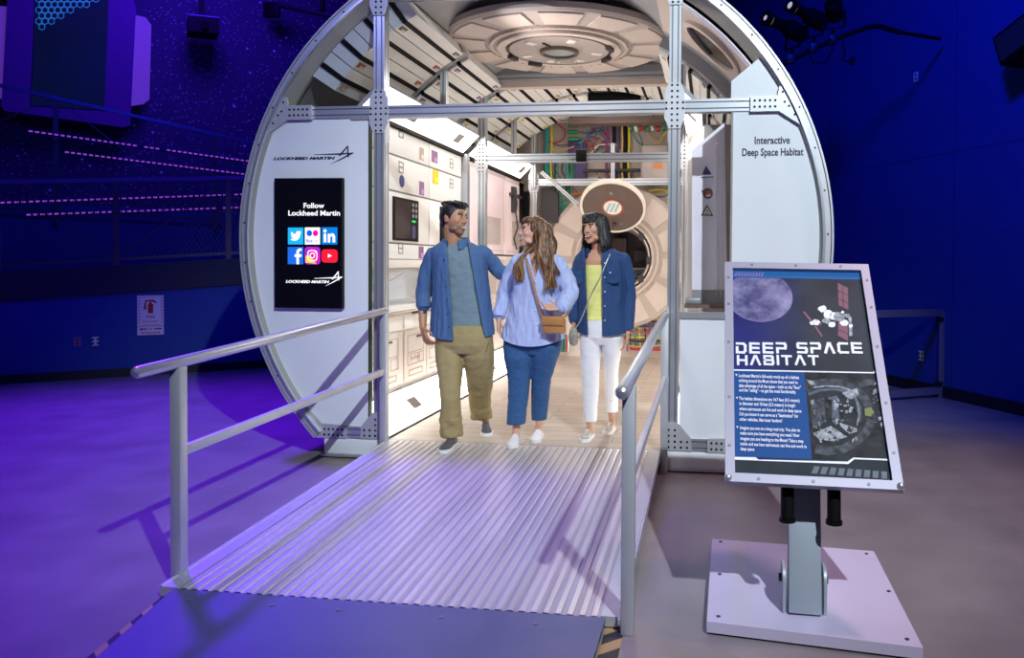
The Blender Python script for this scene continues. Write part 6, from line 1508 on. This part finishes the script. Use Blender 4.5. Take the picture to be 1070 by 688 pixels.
# long wavy hair
random.seed(11)
b = NB(); hw.el(b, 0, -.022, .042, .082, .090, .082); hw.el(b, 0, -.040, .0, .078, .072, .10); hw.el(b, 0, .030, .085, .060, .055, .032)
GU = [[(559, 228.5, -.04), (569, 235, -.08), (571.5, 250, -.09), (572, 266, -.12), (576, 282, -.16), (577, 299, -.16)],
      [(562, 228.5, .02), (573, 237, .02), (576.5, 252, .0), (577.5, 268, -.04), (577, 284, -.10)],
      [(560, 232, .03), (563, 245, .03), (556, 258, -.02), (547, 268, -.11), (543, 279, -.155), (541, 290, -.16)],
      [(557, 228, -.05), (563, 235, -.10), (565, 248, -.105), (567, 262, -.12), (569, 276, -.155), (571, 290, -.165)],
      [(562, 229, .05), (570, 240, .09), (571, 256, .10), (569, 272, .12)],
      [(557, 228.5, -.02), (560.5, 236, -.098), (561.5, 247, -.100), (562, 259, -.10), (563, 268, -.13)]]
GR = [.034, .034, .026, .030, .045, .020]
for g, r in zip(GU[:5], GR): limbs(b, [at(x, y, YW+d) for x, y, d in g[1:]], [r*.75]*(len(g)-2)+[r*.35])
b = remesh(b, .006, 2)
delete_if(b, lambda c: (lambda l: l[1] > .062 and l[2] < .070)(hw.local(c)))
folds(b, .004, (45, 45, 12), 6)
for k in range(520):
    gi = random.choice([0, 0, 1, 1, 2, 2, 3, 3, 4, 5]); g = GU[gi]; r = GR[gi]; ox, oy, oz = [random.uniform(-1, 1) for _ in range(3)]; ph = gi*1.3+ox*1.2+random.uniform(0, .8); n_ = len(g); P = []
    for j, (x, y, d) in enumerate(g):
        f = j/(n_-1); sp = r*(.35+.75*f)*(1.0 if j else .6); am = .004+.016*f
        P.append(at(x, y, YW+d)+Vector((ox*sp+am*math.sin(ph+f*11), oy*sp+am*math.cos(ph+f*10), oz*.010*(1 if j else .4)-(random.random()*.03 if j == n_-1 else 0))))
    Q = []
    for j in range(n_-1):
        Q.append(P[j]); Q.append((P[j]+P[j+1])/2+Vector((.007*math.sin(ph+j*2.6), .005*math.cos(ph+j*2), 0)))
    Q.append(P[-1]); strand(b, Q, .0036, .0020, 4, random.choice([0, 0, 1, 1, 1, 2]))
obj('hair', b, ['hair_brown', 'hair_light', 'hair_deep'], wom, 80)

# ------------------------------------------------------------------ woman on the right
YR = .33
w3 = thing('person', 'woman with a black bob in dark denim shirt, yellow top and white trousers', 'person', (.53, .33, .15))
hr = Head(at(621.5, 240, YR-.02), (-.52, -.85, .02), tilt=rad(5), k=1.03)
b = NB(); build_head(b, hr, .95, 1)
limb(b, [hr.P(0, -.020, -.05), at(624.5, 260, YR+.02), at(625, 268, YR+.03)], [.048, .048, .065])
R1_ = [(262, 612, 640, .07), (266, 606, 650, .095), (272, 604, 654, .11), (290, 606, 653, .115), (310, 607, 652, .105), (330, 606, 653, .11), (346, 605, 654, .115), (356, 605, 652, .12)]
torso(b, R1_, YR, .026)
wl3, wr3 = at(600, 337, YR-.04), at(655.5, 347, YR-.02)
limbs(b, [at(607, 273, YR), at(602, 290, YR+.02), at(600, 308, YR+.02), wl3], [.034, .030, .030, .023])
limbs(b, [at(651, 273, YR), at(656, 290, YR+.02), at(657.5, 312, YR+.04), wr3], [.034, .032, .032, .024])
hand(b, wl3, (-.05, -.3, -1), (1, 0, -.1), -1, .6, .88)
hand(b, wr3, (-.03, -.15, -1), (-1, -.2, 0), 1, .35, .92)
L3 = (gnd(608.5, 463.5, .150), (-.15, -1)); R3 = (gnd(633, 455.5, .150), (-.12, -1))
cL, cR = ankle(L3, .24), ankle(R3, .24)
limbs(b, [at(617, 356, YR), at(617, 393, .32), cL, cL-UPV*.05], [.055, .034, .028, .028])
limbs(b, [at(639, 356, YR), at(638.5, 393, .44), cR, cR-UPV*.05], [.055, .028, .026, .026])
b = remesh(b, .0045, 4); obj('body', b, ['skin_olive'], w3, 80)
face_parts(hr, w3, 'hair_black', 'iris_brown', 'lip_f', True, .006, wide=1.15)
b = NB(); torso(b, [(266, 611, 636, .085, .01), (272, 606, 652, .115)]+[(r[0], r[1]+1, r[2]-1, r[3]) for r in R1_[3:6]]+[(334, 605, 653, .126)], YR, .012)
b = remesh(b, .008, 3); pc = at(620, 277, YR); cut(b, pc, (0, 0, 1), geomf=lambda c: c.y < YR+.02); delete_if(b, lambda c: c.z > pc.z and c.y < YR+.02); folds(b, .003, (10, 10, 18), 4); solidify(b, .003)
obj('yellow_top', b, 'yellow_top', w3, 80)
b = NB(); torso(b, [(258, 613, 636, .068, .012), (261.5, 608, 643, .092), (265, 605, 649, .11), (272, 603, 652, .126), (288, 605, 652, .132), (308, 605, 652, .130), (328, 604, 653, .130), (346, 603, 655, .132), (364, 603, 656, .132)], YR)
limbs(b, [at(608, 272, YR), at(601.5, 290, YR+.02), at(600, 308, YR+.02), at(600, 334, YR-.03)], [.056, .050, .046, .042])
limbs(b, [at(651, 272, YR), at(656, 290, YR+.02), at(657.5, 312, YR+.04), at(656, 343, YR-.01)], [.056, .052, .050, .044])
b = remesh(b, .007, 3); folds(b, .006, (20, 20, 5), 12)
a0, n0 = screen_plane(611, 264, 614.5, 350, YR); a1, n1 = screen_plane(629, 264, 629.5, 350, YR)
fr = lambda c: c.y < YR-.02
cut(b, a0, n0, geomf=fr); cut(b, a1, n1, geomf=fr)
delete_if(b, lambda c: c.y < YR-.015 and (c-a0).dot(n0) > 0 and (c-a1).dot(n1) < 0)
hz = at(640, 350, YR).z; cut(b, Vector((0, 0, hz)), (0, 0, 1)); delete_if(b, lambda c: c.z < hz and not (c.x > at(651.5, 340, YR).x and False))
for v in b.verts:
    if v.co.z < hz+.06: t = 1-(v.co.z-hz)/.06; xx = (v.co.x-at(630, 350, YR).x)/.2; v.co.z += t*(.022*xx**2)
pc = at(624, 260, YR); cut(b, pc, (0, .4, 1)); delete_if(b, lambda c: (c-pc).dot(Vector((0, .4, 1))) > 0)
solidify(b, .004); s3 = obj('denim_shirt', b, 'dark_denim', w3, 80)
collar('collar', at(624.5, 262.5, YR)+Vector((0, .012, 0)), .078, .080, .034, .045, -52, 232, 'dark_denim', s3)
for (xa, xb) in ((602, 609), (634, 648)):
    b = NB(); A_ = at(xa, 283, YR-.131); B2 = at(xb, 283, YR-.131 if xa > 620 else YR-.131); h_ = .085
    prism(b, [A_, B2, B2-UPV*h_, (A_+B2)/2-UPV*(h_+.015), A_-UPV*h_], (0, -.008, 0)); prism(b, [A_+UPV*.0-YA*.009, B2-YA*.009, B2-UPV*.03-YA*.009, (A_+B2)/2-UPV*.042-YA*.009, A_-UPV*.03-YA*.009], (0, -.003, 0)); obj('chest_pocket', b, 'dark_denim', s3)
b = NB(); disc(b, at(637.5, 285, YR-.148), (0, -1, 0), .006, .003, 10); 
for k in range(5): disc(b, at(632, 275+k*15, YR-.140), (0, -1, 0), .005, .003, 10)
obj_each('button', b, 'shoe_white', s3)
b = NB(); torso(b, [(332, 608, 650, .106), (342, 606, 652, .115), (352, 608, 650, .112), (360, 613, 645, .08)], YR)
torso(b, [(342, 606, 630, .085), (354, 605.5, 629, .098), (368, 606.5, 627.5, .088), (382, 607, 626.5, .075, -.01), (395, 608, 626, .066, -.01), (410, 608.5, 625.5, .062, .0), (426, 609.5, 624, .056, .0), (440.5, 610.5, 623.5, .050, .00)], YR)
torso(b, [(342, 628, 652, .085), (354, 628, 651, .098), (368, 629.5, 649, .086, .02), (382, 631, 646.5, .074, .07), (393, 632, 645.5, .066, .11), (406, 632.5, 646, .062, .17), (418, 633, 645.5, .056, .23), (430.5, 633, 645.5, .054, .26)], YR)
b = remesh(b, .007, 3); folds(b, .002, (9, 9, 16), 10); obj('white_trousers', b, 'white_jean', w3, 80)
shoe(w3, *L3, .24, .088, 'snake', 'sole_white', top=.062, laces='shoe_white'); shoe(w3, *R3, .24, .088, 'snake', 'sole_white', top=.062, laces='shoe_white')
random.seed(21)
b = NB(); hr.el(b, 0, -.020, .042, .086, .092, .084); hr.el(b, 0, -.035, -.02, .088, .075, .10); hr.el(b, 0, .035, .085, .066, .055, .036)
for q in (-1, 1): limbs(b, [hr.P(q*.074, -.01, .03), hr.P(q*.082, -.010, -.04), hr.P(q*.090, -.008, -.10), hr.P(q*.098, -.005, -.135)], [.026, .032, .034, .020])
b = remesh(b, .006, 2)
delete_if(b, lambda c: (lambda l: l[1] > .052 and l[2] < .062 and abs(l[0]) < .072)(hr.local(c)))
folds(b, .003, (60, 60, 10), 8)
for k in range(240):
    q = random.choice([-1, 1]); y0 = random.uniform(-.09, .045); x0 = q*random.uniform(.060, .088)*(1 if y0 > -.06 else .8); L = random.uniform(.15, .20)
    P = [hr.P(x0*.15, y0*.3+.02, .126), hr.P(x0*.8, y0*.9, .098), hr.P(x0*1.05, y0, .03)] + [hr.P(x0*(1.08+.22*f*f), y0+.010*math.sin(f*4+k), .03-L*f) for f in (.35, .65, 1)]
    P.append(P[-1]+(hr.S*q*.02-hr.U*.004)); strand(b, P, .0038, .002, 4)
for k in range(46):
    x = -.062+.124*k/45; P = [hr.P(x*.5, .02, .124), hr.P(x*.85, .065, .108), hr.P(x, .092-abs(x)*.45, .080), hr.P(x*1.06, .098-abs(x)*.55, .050+random.uniform(-.006, .004))]; strand(b, P, .006, .003, 5)
obj('hair', b, 'hair_dark', w3, 80)

# ------------------------------------------------------------------ bags
hb = thing('handbag', 'small tan leather crossbody bag hanging at the hip of the middle woman', 'handbag', at(579, 349, YW-.20))
xa = Vector((1, -.12, 0)).normalized(); bc = at(579, 339.5, YW-.205); mB = plane_mx(bc, xa, UPV)
b = NB(); box(b, (-.082, -.062, -.035), (.082, .062, .028), 0, mB, .014); obj('pouch', b, 'tan_leather', hb)
b = NB(); box(b, (-.084, -.004, .026), (.084, .066, .038), 0, mB, .010); fl = obj('flap', b, 'tan_leather', hb)
b = NB(); box(b, (-.018, .006, .038), (.012, .013, .041), 0, mB, .002); obj('clasp', b, 'gold', fl)
b = NB(); box(b, (-.084, -.008, .022), (.084, -.003, .031), 0, mB); obj('flap_edge', b, 'strap_leather', fl)
for q in (-1, 1):
    b = NB(); c = mB @ Vector((q*.083, .045, 0)); ringseg(b, c, (1, 0, 0), [(.010, -.003), (.014, -.003), (.014, .003), (.010, .003)], n=14); obj('ring', b, 'gold', hb)
b = NB(); S_ = [mB @ Vector((-.083, .055, 0)), at(563.5, 320, YW-.185), at(559.5, 306, YW-.190), at(555.5, 290, YW-.185), at(551.8, 276, YW-.160), at(550, 270, YW-.115), at(550, 265.5, YW-.04), at(551, 266, YW+.06), at(560, 280, YW+.19), at(590, 300, YW+.20), at(598, 318, YW+.05), mB @ Vector((.083, .055, 0))]
P, R = subdiv(S_, [.006]*len(S_), 4)
for i in range(len(P)-1):
    bar(b, P[i], P[i+1]+(P[i+1]-P[i])*.1, .016, .004, up=(0, -1, .25))
obj('strap', b, 'strap_leather', hb)
pb = thing('drawstring_pouch', 'small grey-brown pouch bag at the right-hand woman hip on a thin strap', 'pouch bag', at(599.5, 360, YR-.17))
b = NB(); limbs(b, [at(599.5, 344, YR-.16), at(599, 351, YR-.17), at(599.5, 357, YR-.16)], [.020, .036, .032]); b = remesh(b, .006, 2); folds(b, .004, (50, 50, 18), 3); obj('pouch', b, 'pouch', pb, 80)
b = NB(); ringseg(b, at(599.7, 345.5, YR-.16), (0, 0, 1), [(.022, -.004), (.028, -.004), (.028, .004), (.022, .004)], n=18); obj('tie', b, 'strap_leather', pb)
b = NB(); S_ = [at(600.5, 345, YR-.165), at(608, 332, YR-.185), at(618, 307, YR-.165), at(627, 290, YR-.162), at(635.5, 270, YR-.135), at(638, 264.5, YR-.06), at(637, 264, YR+.05), at(625, 290, YR+.17), at(605, 330, YR+.14), at(600, 345, YR-.10)]
P, R = subdiv(S_, [.0045]*len(S_), 4); tube(b, P, .0045, 6); obj('strap', b, mat('strap_silver', (.45, .42, .42), .4, .4), pb)

# ------------------------------------------------------------------ groups for repeats
from collections import Counter
tops = [o for o in bpy.data.objects if o.parent is None and o.get('category')]
cnt = Counter(o.name.split('.')[0] for o in tops)
GN = {'cargo_bag': 'cargo bags strapped to the vault', 'wall_locker': 'white lockers on the habitat walls', 'floor_cabinet': 'beige floor cabinets along the left wall', 'wall_light': 'glowing angled light panels along the habitat walls', 'person': 'people walking out of the habitat', 'handrail': 'handrails of the ramp', 'stage_light': 'black stage lights on the pipe', 'wall_outlet': 'outlets on the hall walls', 'light_strip': 'purple light strips behind the walkway', 'mission_sticker': 'stickers on the lavender partition', 'cable_connector': 'green connectors on the bulkhead', 'arch_rib': 'grey ribs between the bag sets', 'wall_panel': 'pink-lit wall panels', 'hazard_tape': 'tapes beside the ramp foot', 'front_panel': 'white front panels', 'base_sill': 'base sills', 'display_panel': 'dark displays in the left wall', 'upright_strut': 'thin aluminium struts', 'cornice_strip': 'black strips above the lockers'}
for o in tops:
    k = o.name.split('.')[0]
    if cnt[k] > 1 and not o.get('group') and k in GN: o['group'] = GN[k]
